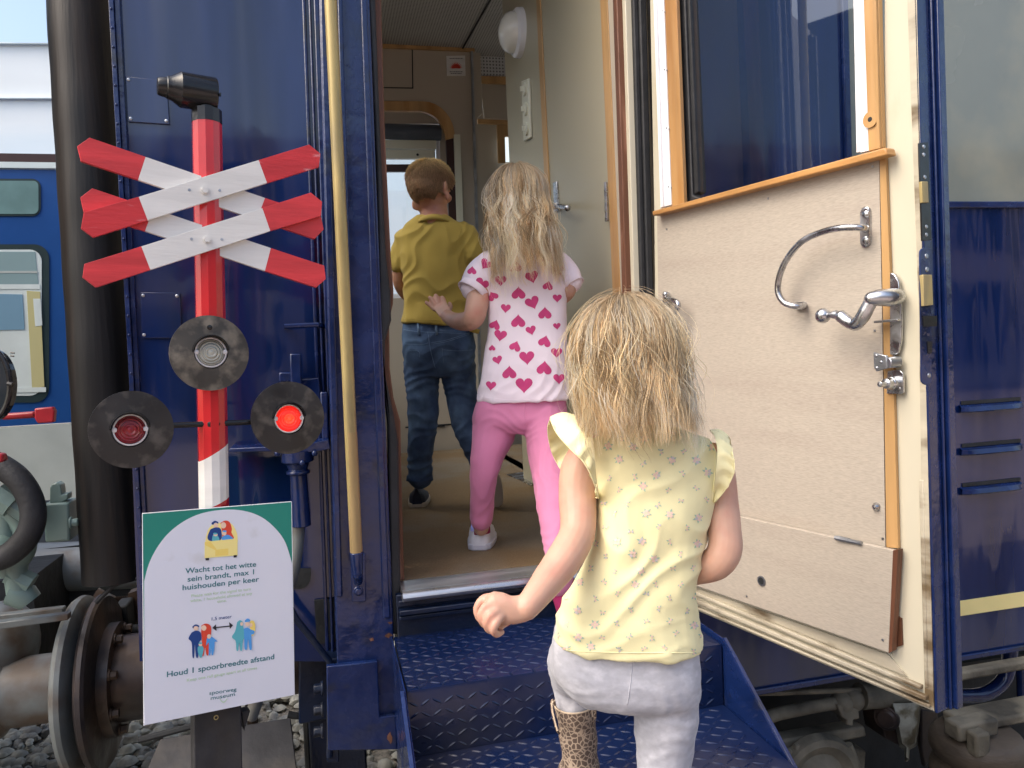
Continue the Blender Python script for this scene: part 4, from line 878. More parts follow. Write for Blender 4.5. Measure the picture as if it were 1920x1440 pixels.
text('huishouden per keer', (269, 578), (739, 524), 25, DT, nb, bold=.012)
text('Please wait for the signal to turn', (323, 622), (688, 578), 14, LT, nb, bold=.012)
text('white, 1 household allowed at any', (317, 652), (697, 605), 14, LT, nb, bold=.012)
text('time.', (482, 657), (540, 648), 14, LT, nb, bold=.012)
text('1,5 meter', (448, 764), (571, 748), 15, M['pnavy'], nb, bold=.01)
text('Houd 1 spoorbreedte afstand', (173, 1112), (832, 1000), 26, DT, nb, bold=.014)
text('Keep one rail gauge apart at all times', (296, 1140), (726, 1062), 14, LT, nb, bold=.012)
text('spoorweg', (433, 1221), (600, 1196), 18, DT, nb, bold=.006)
text('museum', (442, 1252), (591, 1226), 18, DT, nb, bold=.006)

# ================================================================== TRAINS IN THE LEFT GAP
# wagon coupled to the carriage
cw = thing('coupled_wagon', 'grey buffers, hoses and pipes of the next wagon at the left edge', 'wagon', (-1.4, 2.55, .3))
mb = MB(); mb.lathe(BC, (1, 0, 0), [(-1.6, 0), (-1.6, .125), (-.98, .125), (-.96, .10), (-.79, .10), (-.785, .235), (-.778, .252), (-.765, .260), (-.752, .258), (-.742, .24), (-.736, .15), (-.732, 0)], 64)
mb.build('buffer', M['buffer_grey'], cw, smooth=30)
mb = MB(); mb.tube([PD(-120, 1072, 2.9), PD(400, 1052, 3.1)], .095, 28); mb.build('air_pipe', M['grey'], cw)
mb = MB(); P = PD; mb.tube(bez([PD(-60, 1052, 2.0), PD(0, 1047, 2.0), PD(38, 1022, 2.0), PD(60, 985, 2.0), PD(60, 945, 2.0), PD(40, 905, 2.0), PD(8, 878, 2.0), PD(-50, 850, 2.0)], 8), .031, 20)
mb.build('brake_hose', M['rubber2'], cw)
GY = PY(2.35)
mb = MB(); slab([(80, 945), (128, 942), (131, 1015), (84, 1018)], GY, .08, .04, mb)
mb.build('valve_box', M['greygreen'], cw, bevel=.006)
mb = MB(); rng = [(93, 944), (93, 915), (97, 908), (106, 905), (113, 910), (115, 920), (115, 928), (127, 925), (127, 936), (116, 942)]; slab(rng, GY, .04, .03, mb); mb.hexbolt(GY(132, 980, .04), (1, 0, 0), .012, .02)
each(mb, 'valve_lug', M['greygreen'], cw, bevel=.003)
mb = MB(); mb.tube(bez([GY(-10, 955), GY(20, 960), GY(45, 990), GY(45, 1030), GY(30, 1060), GY(35, 1110)], 5), .03, 14); mb.tube([GY(-20, 950), GY(8, 965), GY(12, 1080)], .028, 12)
mb.lathe(GY(-5, 925, .06), GY(34, 950, .06)-GY(-5, 925, .06), [(0, .04), (.05, .04), (.05, .03), (.09, .03), (.09, 0)], 8)
mb.ball(GY(-4, 1035, .02), .05, 16); mb.tube([GY(60, 1095), GY(18, 1075)], .03, 8)
mb.build('valve_pipework', M['greygreen'], cw, smooth=40)
mb = MB(); mb.tube([GY(20, 1110), GY(50, 1120), GY(58, 1128)], [.034, .036, .03], 12); mb.build('hose_coupling', M['greygreen'], cw)
mb = MB(); mb.tube([PD(45, 1112, 2.75), PD(80, 1130, 2.8), PD(112, 1150, 2.85), PD(170, 1190, 2.9)], .021, 16); mb.build('air_hose', M['rubber2'], cw)
mb = MB(); c = PD(5, 1208, 2.35); mb.ball(c, .13, 28, sc3=(.75, 1, 1)); mb.build('round_cap', M['buffer_grey'], cw)
mb = MB(); GB = PY(2.45); slab([(-40, 1172), (128, 1151), (128, 1163), (-40, 1186)], GB, .03, .08, mb); slab([(-40, 1158), (118, 1140), (118, 1150), (-40, 1170)], GB, .03, 0, mb); mb.build('tie_bar', M['buffer_grey'], cw, bevel=.003)
mb = MB(); mb.tube([PD(-30, 775, 1.95), PD(10, 781, 1.95), PD(66, 777, 1.95)], .009, 8); LP = PY(1.92); slab([(64, 766), (98, 763), (102, 771), (100, 792), (70, 794), (64, 784)], LP, .02, 0, mb); each(mb, 'cock_handle', M['red2'], cw, bevel=.003)
mb = MB(); slab([(-20, 850), (4, 852), (6, 866), (-20, 872)], LP, .03, 0, mb); mb.build('cock_handle', M['red2'], cw, bevel=.004)
mb = MB(); c = PD(-26, 722, 1.8); pts = [c+(cr*math.cos(t)*.056+cu*math.sin(t)*.088) for t in [2*math.pi*k/40 for k in range(41)]]; mb.tube(pts, .006, 10); mb.box(c.x-.3, c.x-.02, c.y, c.y+.02, c.z-.09, c.z-.085)
mb.tube([PD(20, 661, 1.8), PD(27, 662, 1.8)], .002, 6); mb.tube([PD(20, 667, 1.8), PD(26, 668, 1.8)], .002, 6); mb.tube([PD(15, 719, 1.79), PD(24, 721, 1.79)], .006, 8)
lr_ = mb.build('tail_lamp_ring', M['black'], cw)
mb = MB(); mb.add([c+(cr*math.cos(t)*.054+cu*math.sin(t)*.086) for t in [2*math.pi*k/32 for k in range(32)]]+[c+(cr*math.cos(t)*.054+cu*math.sin(t)*.086)+fw*.03 for t in [2*math.pi*k/32 for k in range(32)]], [tuple(range(32)), tuple(range(63, 31, -1))]+[(k, (k+1) % 32, 32+(k+1) % 32, 32+k) for k in range(32)])
mb.build('lamp_glass', M['glassd'], lr_)
mb = MB(); mb.box(-3.5, -1.0, 2.9, 4.6, .95, 1.3); mb.box(-4.5, -2.2, 2.2, 4.8, .95, 4.0); mb.tube([PD(-40, 1290, 2.6), PD(190, 1215, 3.0)], .008, 8)
mb.build('wagon_body', M['dark'], cw)
# blue train on the far track
nt_ = thing('neighbouring_train', 'bright blue train with grey yellow lower band and rounded windows beyond the gap', 'train', (-4, 7.0, 0))
N = PY(6.6)
mb = MB(); mb.box(-14, -.9, 6.6, 6.66, N(50, 797).z, N(50, 318).z); mb.box(-14, -.9, 6.6, 9.4, .35, .4)
bd_ = mb.build('train_body', M['nbblue'], nt_)
mb = MB(); mb.box(-14, -.9, 6.59, 6.64, N(50, 963).z, N(50, 799).z); mb.build('lower_panel', M['nbgrey'], nt_)
mb = MB(); mb.box(-14, -.9, 6.585, 6.64, N(50, 1002).z, N(50, 964.5).z); mb.build('yellow_band', M['nbyel'], nt_)
mb = MB(); mb.box(-14, -.9, 6.58, 6.64, N(50, 316).z, N(50, 305).z); mb.build('pale_gutter', M['nbpale'], nt_)
mb = MB(); mb.box(-14, -.9, 6.60, 6.66, N(50, 304).z, N(50, 288).z); mb.build('brown_gutter', M['nbbrown'], nt_)
mb = MB(); mb.box(-14, -.9, 7.2, 7.3, .3, 1.2); mb.box(-14, -.9, 6.9, 7.0, .05, .25); mb.build('running_gear', M['dark'], nt_)
def rrect(x0, y0, x1, y1, r, n=6):
    o = []
    for cx, cy, s in ((x1-r, y0+r, -90), (x1-r, y1-r, 0), (x0+r, y1-r, 90), (x0+r, y0+r, 180)):
        o += [(cx+r*math.cos(R(s+90*k/n)), cy+r*math.sin(R(s+90*k/n))) for k in range(n+1)]
    return o
for (x0, y0, x1, y1, r) in ((-190, 335, 76, 405, 16), (-175, 458, 92, 755, 28)):
    fr_ = slab(rrect(x0, y0, x1, y1, r), N, .03, .008).build('window', M['nbdark'], nt_)
    slab(rrect(x0+10, y0+10 if r > 20 else y0+4, x1-14 if r > 20 else x1-4, y1-13 if r > 20 else y1-4, r-6), N, .01, .012).build('pane', mat('pane_tint', (.16, .27, .27), .08, coat=.5) if r < 20 else M['nbpale'], fr_)
    if r > 20:
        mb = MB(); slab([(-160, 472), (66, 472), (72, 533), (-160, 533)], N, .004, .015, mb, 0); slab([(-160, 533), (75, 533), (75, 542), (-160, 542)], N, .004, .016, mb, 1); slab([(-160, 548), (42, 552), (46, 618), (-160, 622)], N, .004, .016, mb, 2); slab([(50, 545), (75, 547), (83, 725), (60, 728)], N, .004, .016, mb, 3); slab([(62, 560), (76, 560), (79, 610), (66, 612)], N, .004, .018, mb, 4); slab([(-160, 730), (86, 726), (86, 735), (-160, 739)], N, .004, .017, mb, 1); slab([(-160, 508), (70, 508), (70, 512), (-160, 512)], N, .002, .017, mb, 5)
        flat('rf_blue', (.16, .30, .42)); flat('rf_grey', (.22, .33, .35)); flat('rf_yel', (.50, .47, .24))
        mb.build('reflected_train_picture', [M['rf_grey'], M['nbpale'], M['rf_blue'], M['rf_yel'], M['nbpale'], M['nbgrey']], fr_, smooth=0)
# glazed station hall and pale sky beyond
hl = thing('station_hall', 'pale glazed hall with thin glazing bars above the blue train', 'building', (-5, 9.5, 0))
Hh = PY(9.5)
M['hall'] = mat('hall_glass', (.88, .92, .92), .15, var=.10, vs=.5, col2=(.74, .82, .85), c2s=.5, c2t=(.45, .6), stretch=(.3, 1, 2))
mb = MB(); slab([(-500, 60), (1100, 120), (1100, 760), (-500, 760)], Hh, .3, 0, mb); mb.build('glass_wall', [M['hall'], mat('white_cladding', (.85, .87, .88), .6)], hl)
mb = MB()
for y in (80, 183): slab([(-500, y-1), (140, y), (140, y+1.6), (-500, y+.8)], Hh, .05, .05, mb)
mb.build('glazing_bar', M['nbpale'], hl)
# ---- behind the photographer: unseen building put in to give the glossy paint reflections
bk = thing('reflection_building', 'unseen long pinkish brick building added behind the photographer for reflections', 'building', (0, -6, 0))
mb = MB(); mb.box(-30, 30, -18, -14, .4, 7.0); mb.build('wall', M['brick'], bk)
mb = MB()
for i in range(-7, 8):
    for z_ in (1.0, 4.2): mb.box(i*3.6-1.0, i*3.6+.9, -14, -13.95, z_, z_+2.3)
mb.build('window', M['glassd'], bk)

# ================================================================== PEOPLE
from mathutils.bvhtree import BVHTree
M['skin'] = mat('skin', (.56, .335, .245), .48, var=.06, vs=18, sss=.25, bump=.06, bs=160, bd=.001, col2=(.56, .27, .20), c2s=14, c2t=(.5, .7))
M['skin2'] = mat('skin_tanned', (.52, .27, .175), .5, var=.06, vs=18, sss=.2, col2=(.50, .20, .13), c2s=14, c2t=(.5, .7))
M['tee_white'] = mat('pink_white_cotton', (.86, .76, .83), .85, var=.03, vs=9, bump=.15, bs=350, bd=.001, sheen=.1)
M['heart'] = mat('heart_pink', (.58, .055, .20), .8, var=.1, vs=40)
M['yellow_cotton'] = mat('pale_yellow_cotton', (.82, .76, .44), .75, var=.04, vs=9, bump=.15, bs=350, bd=.001, sheen=.1)
M['petal'] = mat('printed_petal', (.82, .60, .50), .8, var=.1, vs=90); M['leaf'] = mat('printed_leaf', (.40, .55, .42), .8, var=.1, vs=90); M['lilac'] = mat('printed_lilac', (.62, .55, .56), .8, var=.1)
M['mustard'] = mat('mustard_cotton', (.43, .31, .062), .85, var=.06, vs=9, bump=.15, bs=350, bd=.001, sheen=.1)
M['pink'] = mat('pink_cotton', (.60, .20, .35), .8, var=.04, vs=9, bump=.12, bs=350, bd=.001, sheen=.15)
M['denim'] = mat('blue_denim', (.040, .075, .155), .85, var=.3, vs=22, bump=.3, bs=300, bd=.001, col2=(.085, .15, .26), c2s=9, c2t=(.45, .68))
M['denim_stitch'] = mat('denim_stitch', (.14, .22, .34), .85)
M['heather'] = mat('heather_cotton', (.39, .395, .44), .85, var=.10, vs=70, bump=.15, bs=300, bd=.001, sheen=.15, col2=(.47, .475, .52), c2s=30, stretch=(1, 1, 1.6))
M['white_leather'] = mat('white_leather', (.78, .78, .84), .4, var=.03); M['sole'] = mat('pale_sole', (.60, .60, .68), .55, var=.06); M['holo'] = mat('shiny_blue_heel', (.30, .38, .85), .25, .3, var=.3, vs=60, col2=(.75, .40, .62), c2s=50)
M['sock'] = mat('magenta_sock', (.26, .012, .085), .9, var=.1, vs=60, bump=.2, bs=300, bd=.001); M['navyshoe'] = mat('navy_mesh_shoe', (.012, .015, .03), .8, var=.2, vs=60, bump=.2, bs=200, bd=.002); M['soled'] = mat('grey_sole', (.40, .34, .27), .7, var=.1)
def leopard():
    m = mat('leopard_suede', (.10, .07, .055), .8, var=.2, vs=60, bump=.2, bs=250, bd=.001); t = m.node_tree; N = t.nodes; L = t.links; b = N['Principled BSDF']
    tc = [n for n in N if n.type == 'TEX_COORD'][0]; nz = N.new('ShaderNodeTexNoise'); nz.inputs['Scale'].default_value = 60; L.new(tc.outputs['Object'], nz.inputs[0])
    ad = N.new('ShaderNodeVectorMath'); ad.operation = 'MULTIPLY_ADD'; ad.inputs[1].default_value = (.007,)*3; L.new(nz.outputs['Color'], ad.inputs[0]); L.new(tc.outputs['Object'], ad.inputs[2])
    vo = N.new('ShaderNodeTexVoronoi'); vo.feature = 'DISTANCE_TO_EDGE'; vo.inputs['Scale'].default_value = 105; L.new(ad.outputs[0], vo.inputs['Vector'])
    rp = N.new('ShaderNodeMapRange'); rp.inputs[1].default_value = .05; rp.inputs[2].default_value = .14; L.new(vo.outputs['Distance'], rp.inputs[0])
    mx = N.new('ShaderNodeMix'); mx.data_type = 'RGBA'; mx.inputs[6].default_value = (.36, .28, .21, 1); old = b.inputs['Base Color'].links[0].from_socket
    L.new(rp.outputs[0], mx.inputs[0]); L.new(old, mx.inputs[7]); L.new(mx.outputs[2], b.inputs['Base Color']); return m
M['leopard'] = leopard(); M['strap'] = mat('tan_strap', (.55, .44, .32), .6)
def hairmat(name, rough=.38):
    m = bpy.data.materials.new(name); m.use_nodes = True; t = m.node_tree; b = t.nodes['Principled BSDF']
    a = t.nodes.new('ShaderNodeAttribute'); a.attribute_name = 'tint'; t.links.new(a.outputs['Color'], b.inputs['Base Color'])
    b.inputs['Roughness'].default_value = rough; b.inputs['Specular IOR Level'].default_value = .35
    tl = t.nodes.new('ShaderNodeBsdfTranslucent'); ms = t.nodes.new('ShaderNodeMixShader'); ms.inputs[0].default_value = .55
    t.links.new(a.outputs['Color'], tl.inputs[0]); t.links.new(b.outputs[0], ms.inputs[1]); t.links.new(tl.outputs[0], ms.inputs[2]); t.links.new(ms.outputs[0], t.nodes['Material Output'].inputs[0]); return m
M['hair'] = hairmat('hair_strands'); M['scalp_blond'] = mat('blond_underhair', (.66, .53, .36), .7, var=.25, vs=60, stretch=(3, 3, .4)); M['scalp_brown'] = mat('short_brown_underhair', (.42, .28, .16), .8, var=.2, vs=60)
M['eye'] = mat('eye_white', (.8, .8, .8), .2); M['lip'] = mat('lips', (.5, .18, .15), .5)

def ring(L, Rr, d, dd, n=30, pw=.82, back=1.0):
    """closed cross-section between two silhouette points seen at depth d, half thickness dd"""
    a0, a1 = PD(L[0], L[1], d), PD(Rr[0], Rr[1], d); c = (a0+a1)/2; a = (a1-a0)/2; b = fw - a.normalized()*fw.dot(a.normalized()); b.normalize()
    o = []
    for k in range(n):
        t = 2*math.pi*k/n; ct, s_ = math.cos(t), math.sin(t)
        o.append(c + a*math.copysign(abs(ct)**pw, ct) + b*math.copysign(abs(s_)**pw, s_)*dd*(back if s_ < 0 else 1))
    return o
def torso(mb, rows):
    """rows: (xl, yl, xr, yr, d, dd)"""
    rr_ = bez([V(r[:3]) for r in rows], 4); r2 = bez([V(r[3:]) for r in rows], 4)
    mb.loft([ring((p[0], p[1]), (p[2], q[0]), q[1], q[2]) for p, q in zip(rr_, r2)], True)
def limb(mb, pts, seg=18, n=5):
    """pts: (x, y, d, radius in px)"""
    P_ = bez([PD(x, y, d) for x, y, d, r in pts], n); r_ = bez([V((r/F*d, 0, 0)) for x, y, d, r in pts], n)
    mb.tube(P_, [max(q.x, .002) for q in r_], seg); mb.ball(P_[0], r_[0].x*.98, 14); mb.ball(P_[-1], r_[-1].x*.98, 14)
def remesh(mb, voxel=.004, smooth=4, disp=None, factor=.5):
    o = mb.build('tmp', M['skin'], None, smooth=0)
    bm = bmesh.new(); bm.from_mesh(o.data); bmesh.ops.recalc_face_normals(bm, faces=bm.faces); bm.to_mesh(o.data); bm.free()
    r = o.modifiers.new('r', 'REMESH'); r.mode = 'VOXEL'; r.voxel_size = voxel
    s = o.modifiers.new('s', 'SMOOTH'); s.iterations = smooth; s.factor = factor
    me = bpy.data.meshes.new_from_object(o.evaluated_get(bpy.context.evaluated_depsgraph_get())); bpy.data.objects.remove(o)
    out = MB(); vs = [v.co.copy() for v in me.vertices]; ns = [v.normal.copy() for v in me.vertices]
    if disp: vs = [v+n*disp(v, n) for v, n in zip(vs, ns)]
    out.add(vs, [tuple(p.vertices) for p in me.polygons]); bpy.data.meshes.remove(me); return out
def bvh(mb): return BVHTree.FromPolygons([V(v) for v in mb.v], mb.f)
def camhit(t, px, py):
    h = t.ray_cast(CAM, ray(px, py).normalized())
    return (h[0], h[1] if h[1].dot(fw) < 0 else -h[1]) if h[0] else None
def seam(mb, t, pts, r, mi, n=6, off=0.0, maxd=None):
    run = []
    for p in bez([V((x, y, 0)) for x, y in pts], n):
        h = camhit(t, p.x, p.y)
        if h: run.append(h[0]+h[1]*off)
    if len(run) > 2: mb.tube(run, r, 6, mi)
def ridge(v, dirv, wl, seed, warp=.5):
    """signed fold profile running perpendicular to dirv"""
    q = V(v)*9+V((seed, seed*2, 0)); w_ = noise.noise(q)*warp
    x = V(v).dot(dirv)/wl + w_*2
    return (1-abs(((x % 1)*2)-1))**1.6-.4
def patch(mb, t, cx, cy, outline, mi, rings=3, off=.0007, flip=False):
    """small print laid on the cloth: outline is a list of px offsets"""
    base = len(mb.v); pts = []
    for r_ in range(1, rings+1):
        for dx, dy in outline:
            h = camhit(t, cx+dx*r_/rings, cy+dy*r_/rings)
            if not h: return
            pts.append(h[0]+h[1]*off)
    c = camhit(t, cx, cy)
    if not c: return
    ds = [(p-CAM).length for p in pts]
    if max(ds)-min(ds) > .05: return
    n = len(outline); vs = [c[0]+c[1]*off]+pts
    fs = [(0, 1+k, 1+(k+1) % n) for k in range(n)] + [(1+r_*n+k, 1+(r_+1)*n+k, 1+(r_+1)*n+(k+1) % n, 1+r_*n+(k+1) % n) for r_ in range(rings-1) for k in range(n)]
    mb.add(vs, fs, mi)

def headshape(mb, c, f, up, s=1.0):
    """c: centre of the skull; f: where the face looks; child's head about 0.2 m high"""
    f = V(f).normalized(); up = (V(up)-f*V(up).dot(f)).normalized(); h = f.cross(up)
    def ell_(o, r):
        rings = []
        for i in range(13):
            th = math.pi*i/12; z = -math.cos(th); q = max(math.sin(th), 1e-3)
            rings.append([c+h*((o[0]+q*math.cos(k*math.pi/12)*r[0])*s)+f*((o[1]+q*math.sin(k*math.pi/12)*r[1])*s)+up*((o[2]+z*r[2])*s) for k in range(24)])
        mb.loft(rings, False)
    ell_((0, -.005, .012), (.071, .088, .080)); ell_((0, .022, -.035), (.055, .060, .060)); ell_((0, .045, -.075), (.028, .028, .022))
    ell_((0, .088, -.028), (.010, .014, .014)); ell_((0, .080, -.012), (.007, .012, .02)); ell_((0, .072, -.062), (.020, .012, .007))
    for sx in (-1, 1):
        ell_((sx*.036, .060, -.030), (.020, .018, .018)); ell_((sx*.074, -.002, -.018), (.007, .015, .027)); ell_((sx*.080, -.010, -.010), (.006, .012, .020)); ell_((sx*.026, .075, .003), (.018, .008, .006))
    def pt(x, y, z): return c+h*(x*s)+f*(y*s)+up*(z*s)
    return pt
def face_parts(pt, body, s=1):
    for sx in (-1, 1):
        e = MB(); e.ball(pt(sx*.026, .074, -.012), .0095*s, 14); e.ball(pt(sx*.026, .080, -.012), .0055*s, 12, 1); e.build('eye', [M['eye'], M['scalp_brown']], body)
    e = MB(); e.tube([pt(-.016, .078, -.058), pt(0, .086, -.060), pt(.016, .078, -.058)], [.002, .0035, .002], 10); e.build('lips', M['lip'], body)

def strands(name, par, c, f, up, rx, ry, rz, n_clump, per, length, tints, width=.0008, az=(-180, 180), seed=1, wave=.006, flare=None, nseg=20, part=(0, 0), root=(5, 75), tipin=.0, fly=.06, endj=.25, lay=None):
    """long hair: clumps of fine locks that follow the skull from the crown, then hang down in waves"""
    rq = random.Random(seed); f = V(f).normalized(); up = (V(up)-f*V(up).dot(f)).normalized(); h = f.cross(up); mb = MB(); col = []
    for ci in range(n_clump):
        a0 = R(rq.uniform(*az)); th0 = R(rq.uniform(*root)); lay_ = rq.uniform(.0, 1) if lay is None else lay; L = length(a0, rq)*(1-endj*rq.random()**1.5); tint = rq.choices(tints, k=1)[0]; 
        ph, ph2 = rq.uniform(0, 6.28), rq.uniform(0, 6.28); wa = wave*rq.uniform(.2, 1.4); wl = rq.uniform(.085, .17); sw = rq.uniform(-1, 1)*.0045; br = rq.uniform(.84, 1.15); out = rq.uniform(0, 1)**2*.012
        for si in range(per):
            da, dth = rq.gauss(0, R(4.2)), rq.gauss(0, R(3.5)); stray = rq.random() < fly; pts = []; fan = rq.gauss(0, .0028), rq.gauss(0, .0028); Ls = L*(1.06-.42*rq.random()**2); k_ = .0015+.0065*lay_+(.007*rq.random() if stray else 0)
            th = th0+dth; a = a0+da; s = 0; 
            arc = max(0, R(97)-th)*.09; tot = arc+Ls; wst = wa*(2.2 if stray else 1)
            for i in range(nseg):
                t = i/(nseg-1); d_ = t*tot; thc = th+d_/.09
                if thc < R(97): dn_ = 0; tc_ = thc
                else: dn_ = d_-arc; tc_ = R(97)
                sa, ca = math.sin(a), math.cos(a); st_, ct_ = math.sin(tc_), math.cos(tc_)
                u_ = min(1, dn_/.12); g = (1-tipin*u_*u_)
                lift = k_+.004*math.sin(min(1, t*3)*1.57)
                P0 = c + h*((rx+lift)*sa*st_*g) - f*((ry+lift)*ca*st_*g) + up*((rz+lift)*ct_) - up*dn_
                w_ = wst*min(1, (t*1.8)**2)*math.sin(6.28*d_/wl+ph); w2 = wst*.7*min(1, (t*1.8)**2)*math.sin(6.28*d_/(wl*1.3)+ph2)
                taper_in = (1-.55*t)      # strands of a lock draw together to its tip
                P0 = P0 + (h*ca+f*sa)*(w_ + sw*u_*u_*3 + fan[0]*taper_in*t*2) - (f*ca - h*sa)*(w2 + out*u_*u_ + fan[1]*t)
                if flare: P0 = P0+flare(P0, dn_, a)
                if stray: P0 = P0+V((noise.noise(P0*14+V((si, ci, 0))), noise.noise(P0*14+V((ci, si, 5))), noise.noise(P0*14+V((9, si, ci)))))*.013*t
                pts.append(P0)
            o = len(mb.v); w0 = width*rq.uniform(.7, 1.3)
            tone = br*rq.uniform(.85, 1.15)
            x_ = basis(pts[1]-pts[0])[0]
            for i, p in enumerate(pts):
                tg = (pts[min(i+1, nseg-1)]-pts[max(i-1, 0)]).normalized(); x_ = (x_-tg*x_.dot(tg)).normalized(); y_ = tg.cross(x_); ww = w0*(1 if i < nseg*.7 else 1.15-(i/nseg)*.95)
                for k in range(3): mb.v.append(tuple(p+(x_*math.cos(k*2.094)+y_*math.sin(k*2.094))*ww))
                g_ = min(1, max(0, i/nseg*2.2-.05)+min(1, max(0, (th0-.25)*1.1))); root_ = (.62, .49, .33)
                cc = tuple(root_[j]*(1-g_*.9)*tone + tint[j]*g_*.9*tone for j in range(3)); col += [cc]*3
            for i in range(nseg-1):
                for k in range(3): mb.f.append((o+i*3+k, o+i*3+(k+1) % 3, o+i*3+3+(k+1) % 3, o+i*3+3+k)); mb.m.append(0)
    ob = mb.build(name, M['hair'], None, smooth=180)
    at = ob.data.color_attributes.new('tint', 'FLOAT_COLOR', 'POINT')
    at.data.foreach_set('color', [q for c_ in col for q in (*c_, 1)])
    if par: setpar(ob, par)
    return ob
def fingers(mb, lst, d):
    for f_ in lst:
        P_ = bez([PD(x, y, d+dz) for x, y, dz, r in f_], 4); r_ = bez([V((r/F*d, 0, 0)) for x, y, dz, r in f_], 4)
        mb.tube(P_, [q.x for q in r_], 12); mb.ball(P_[-1], r_[-1].x, 12); mb.ball(P_[0], r_[0].x, 12)
down = V((0, 0, -1)); upv = V((0, 0, 1))

# ------------------------------------------------------------------ girl in the yellow top (nearest)
g1 = thing('person', 'child nearest the camera with pale yellow flowered top, heather leggings and leopard boots', 'person', (PD(1200, 1400, 1.25).x, PD(1200, 1400, 1.25).y, T1-RIS*2), 'children climbing into the carriage')
hc1 = PD(1176, 677, 1.215); hf1 = (fw*1+cr*-.12+V((0, 0, -.05)))
b = MB(); pt1 = headshape(b, hc1, hf1, upv, .95)
limb(b, [(1185, 740, 1.23, 40), (1190, 790, 1.235, 42), (1192, 830, 1.24, 50)])
torso(b, [(1120, 815, 1290, 815, 1.24, .04), (1105, 850, 1335, 860, 1.24, .052), (1130, 950, 1325, 950, 1.235, .056), (1125, 1050, 1300, 1050, 1.235, .054), (1080, 1200, 1295, 1200, 1.24, .055), (1085, 1290, 1290, 1300, 1.24, .05)])
limb(b, [(1105, 850, 1.245, 35), (1088, 880, 1.24, 37), (1083, 930, 1.23, 36), (1084, 985, 1.205, 34), (1078, 1012, 1.19, 34), (1058, 1047, 1.165, 34), (1030, 1085, 1.14, 31), (1006, 1116, 1.115, 26.5), (988, 1138, 1.10, 24)])
limb(b, [(1333, 860, 1.245, 32), (1345, 890, 1.24, 33), (1353, 940, 1.235, 31), (1358, 990, 1.22, 31), (1359, 1030, 1.21, 32), (1342, 1056, 1.215, 31), (1305, 1068, 1.25, 28), (1265, 1075, 1.31, 24), (1240, 1070, 1.35, 20)])
# left fist
d1 = 1.10
hp = [ring((958, 1118), (985, 1166), 1.10, .014, 20), ring((945, 1112), (965, 1170), 1.10, .0165, 20), ring((925, 1109), (940, 1170), 1.10, .018, 20), ring((914, 1117), (921, 1166), 1.10, .018, 20), ring((909, 1126), (912, 1155), 1.10, .014, 20)]
b.loft([ring((988, 1116), (1003, 1158), 1.105, .014, 20)]+hp, True)
fingers(b, [[(926, 1120, .008, 9.5), (906, 1124, .006, 9.2), (896, 1140, .004, 8.8), (899, 1158, .006, 8.2), (910, 1164, .018, 7)],
            [(926, 1132, -.008, 9.2), (909, 1140, -.013, 8.8), (902, 1157, -.013, 8.2), (909, 1171, -.004, 7.6), (922, 1170, .012, 6.4)],
            [(932, 1146, -.014, 9.2), (919, 1155, -.023, 8.6), (912, 1170, -.022, 8), (919, 1182, -.012, 7.4), (932, 1176, .004, 6.4)],
            [(940, 1155, -.014, 8.8), (930, 1168, -.026, 8.2), (925, 1182, -.026, 7.6), (932, 1189, -.016, 7), (941, 1185, -.006, 6)],
            [(965, 1160, .012, 9.5), (950, 1165, .018, 9), (936, 1176, .010, 8.2), (934, 1188, -.002, 7.2)]], d1)
# right hand in front of the chest
hr_ = [(1240, 1070, 1.35, 20), (1222, 1062, 1.375, 20), (1204, 1056, 1.395, 17)]
limb(b, hr_)
fingers(b, [[(1210, 1046+i*8, .0, 8), (1196, 1042+i*9, .01, 7.4), (1190, 1052+i*8, .028, 7), (1198, 1058+i*7, .036, 6.4)] for i in range(4)]+[[(1222, 1048, .01, 9), (1212, 1038, .02, 8), (1202, 1034, .03, 7)]], 1.385)
# legs inside the leggings
body1 = remesh(b, .0024, 3, lambda v, n: noise.noise(v*60)*.0004).build('body', M['skin'], g1, smooth=180)
face_parts(pt1, body1)
e_ = MB()
ELB = [(1122, 983)]
# leggings
b = MB()
torso(b, [(1040, 1175, 1308, 1175, 1.245, .062), (1035, 1215, 1310, 1220, 1.245, .068), (1040, 1262, 1312, 1268, 1.245, .074), (1070, 1300, 1310, 1305, 1.25, .070), (1120, 1318, 1290, 1325, 1.255, .045)])
limb(b, [(1118, 1238, 1.25, 76), (1116, 1262, 1.26, 66)]); limb(b, [(1240, 1240, 1.25, 70), (1246, 1280, 1.25, 66), (1248, 1340, 1.25, 61), (1246, 1400, 1.25, 54), (1243, 1450, 1.245, 50), (1240, 1520, 1.22, 47), (1236, 1580, 1.22, 40), (1232, 1650, 1.24, 33)])
limb(b, [(1100, 1240, 1.25, 66), (1088, 1235, 1.32, 60), (1080, 1245, 1.40, 54), (1078, 1270, 1.45, 46), (1078, 1300, 1.45, 40), (1080, 1345, 1.445, 34)])
def dleg(v, n):
    a = ridge(v, V((.45, 0, 1)).normalized(), .06, 3, 1.4)*.0016*(1 if v.z < 1.46 else .4)
    return a+noise.noise(v*22)*.0016
lg = remesh(b, .0042, 4, dleg); t_ = bvh(lg)
seam(lg, t_, [(1186, 1240), (1182, 1280), (1176, 1322)], .0011, 0, off=-.0002)
lg.build('leggings', M['heather'], g1, smooth=180)
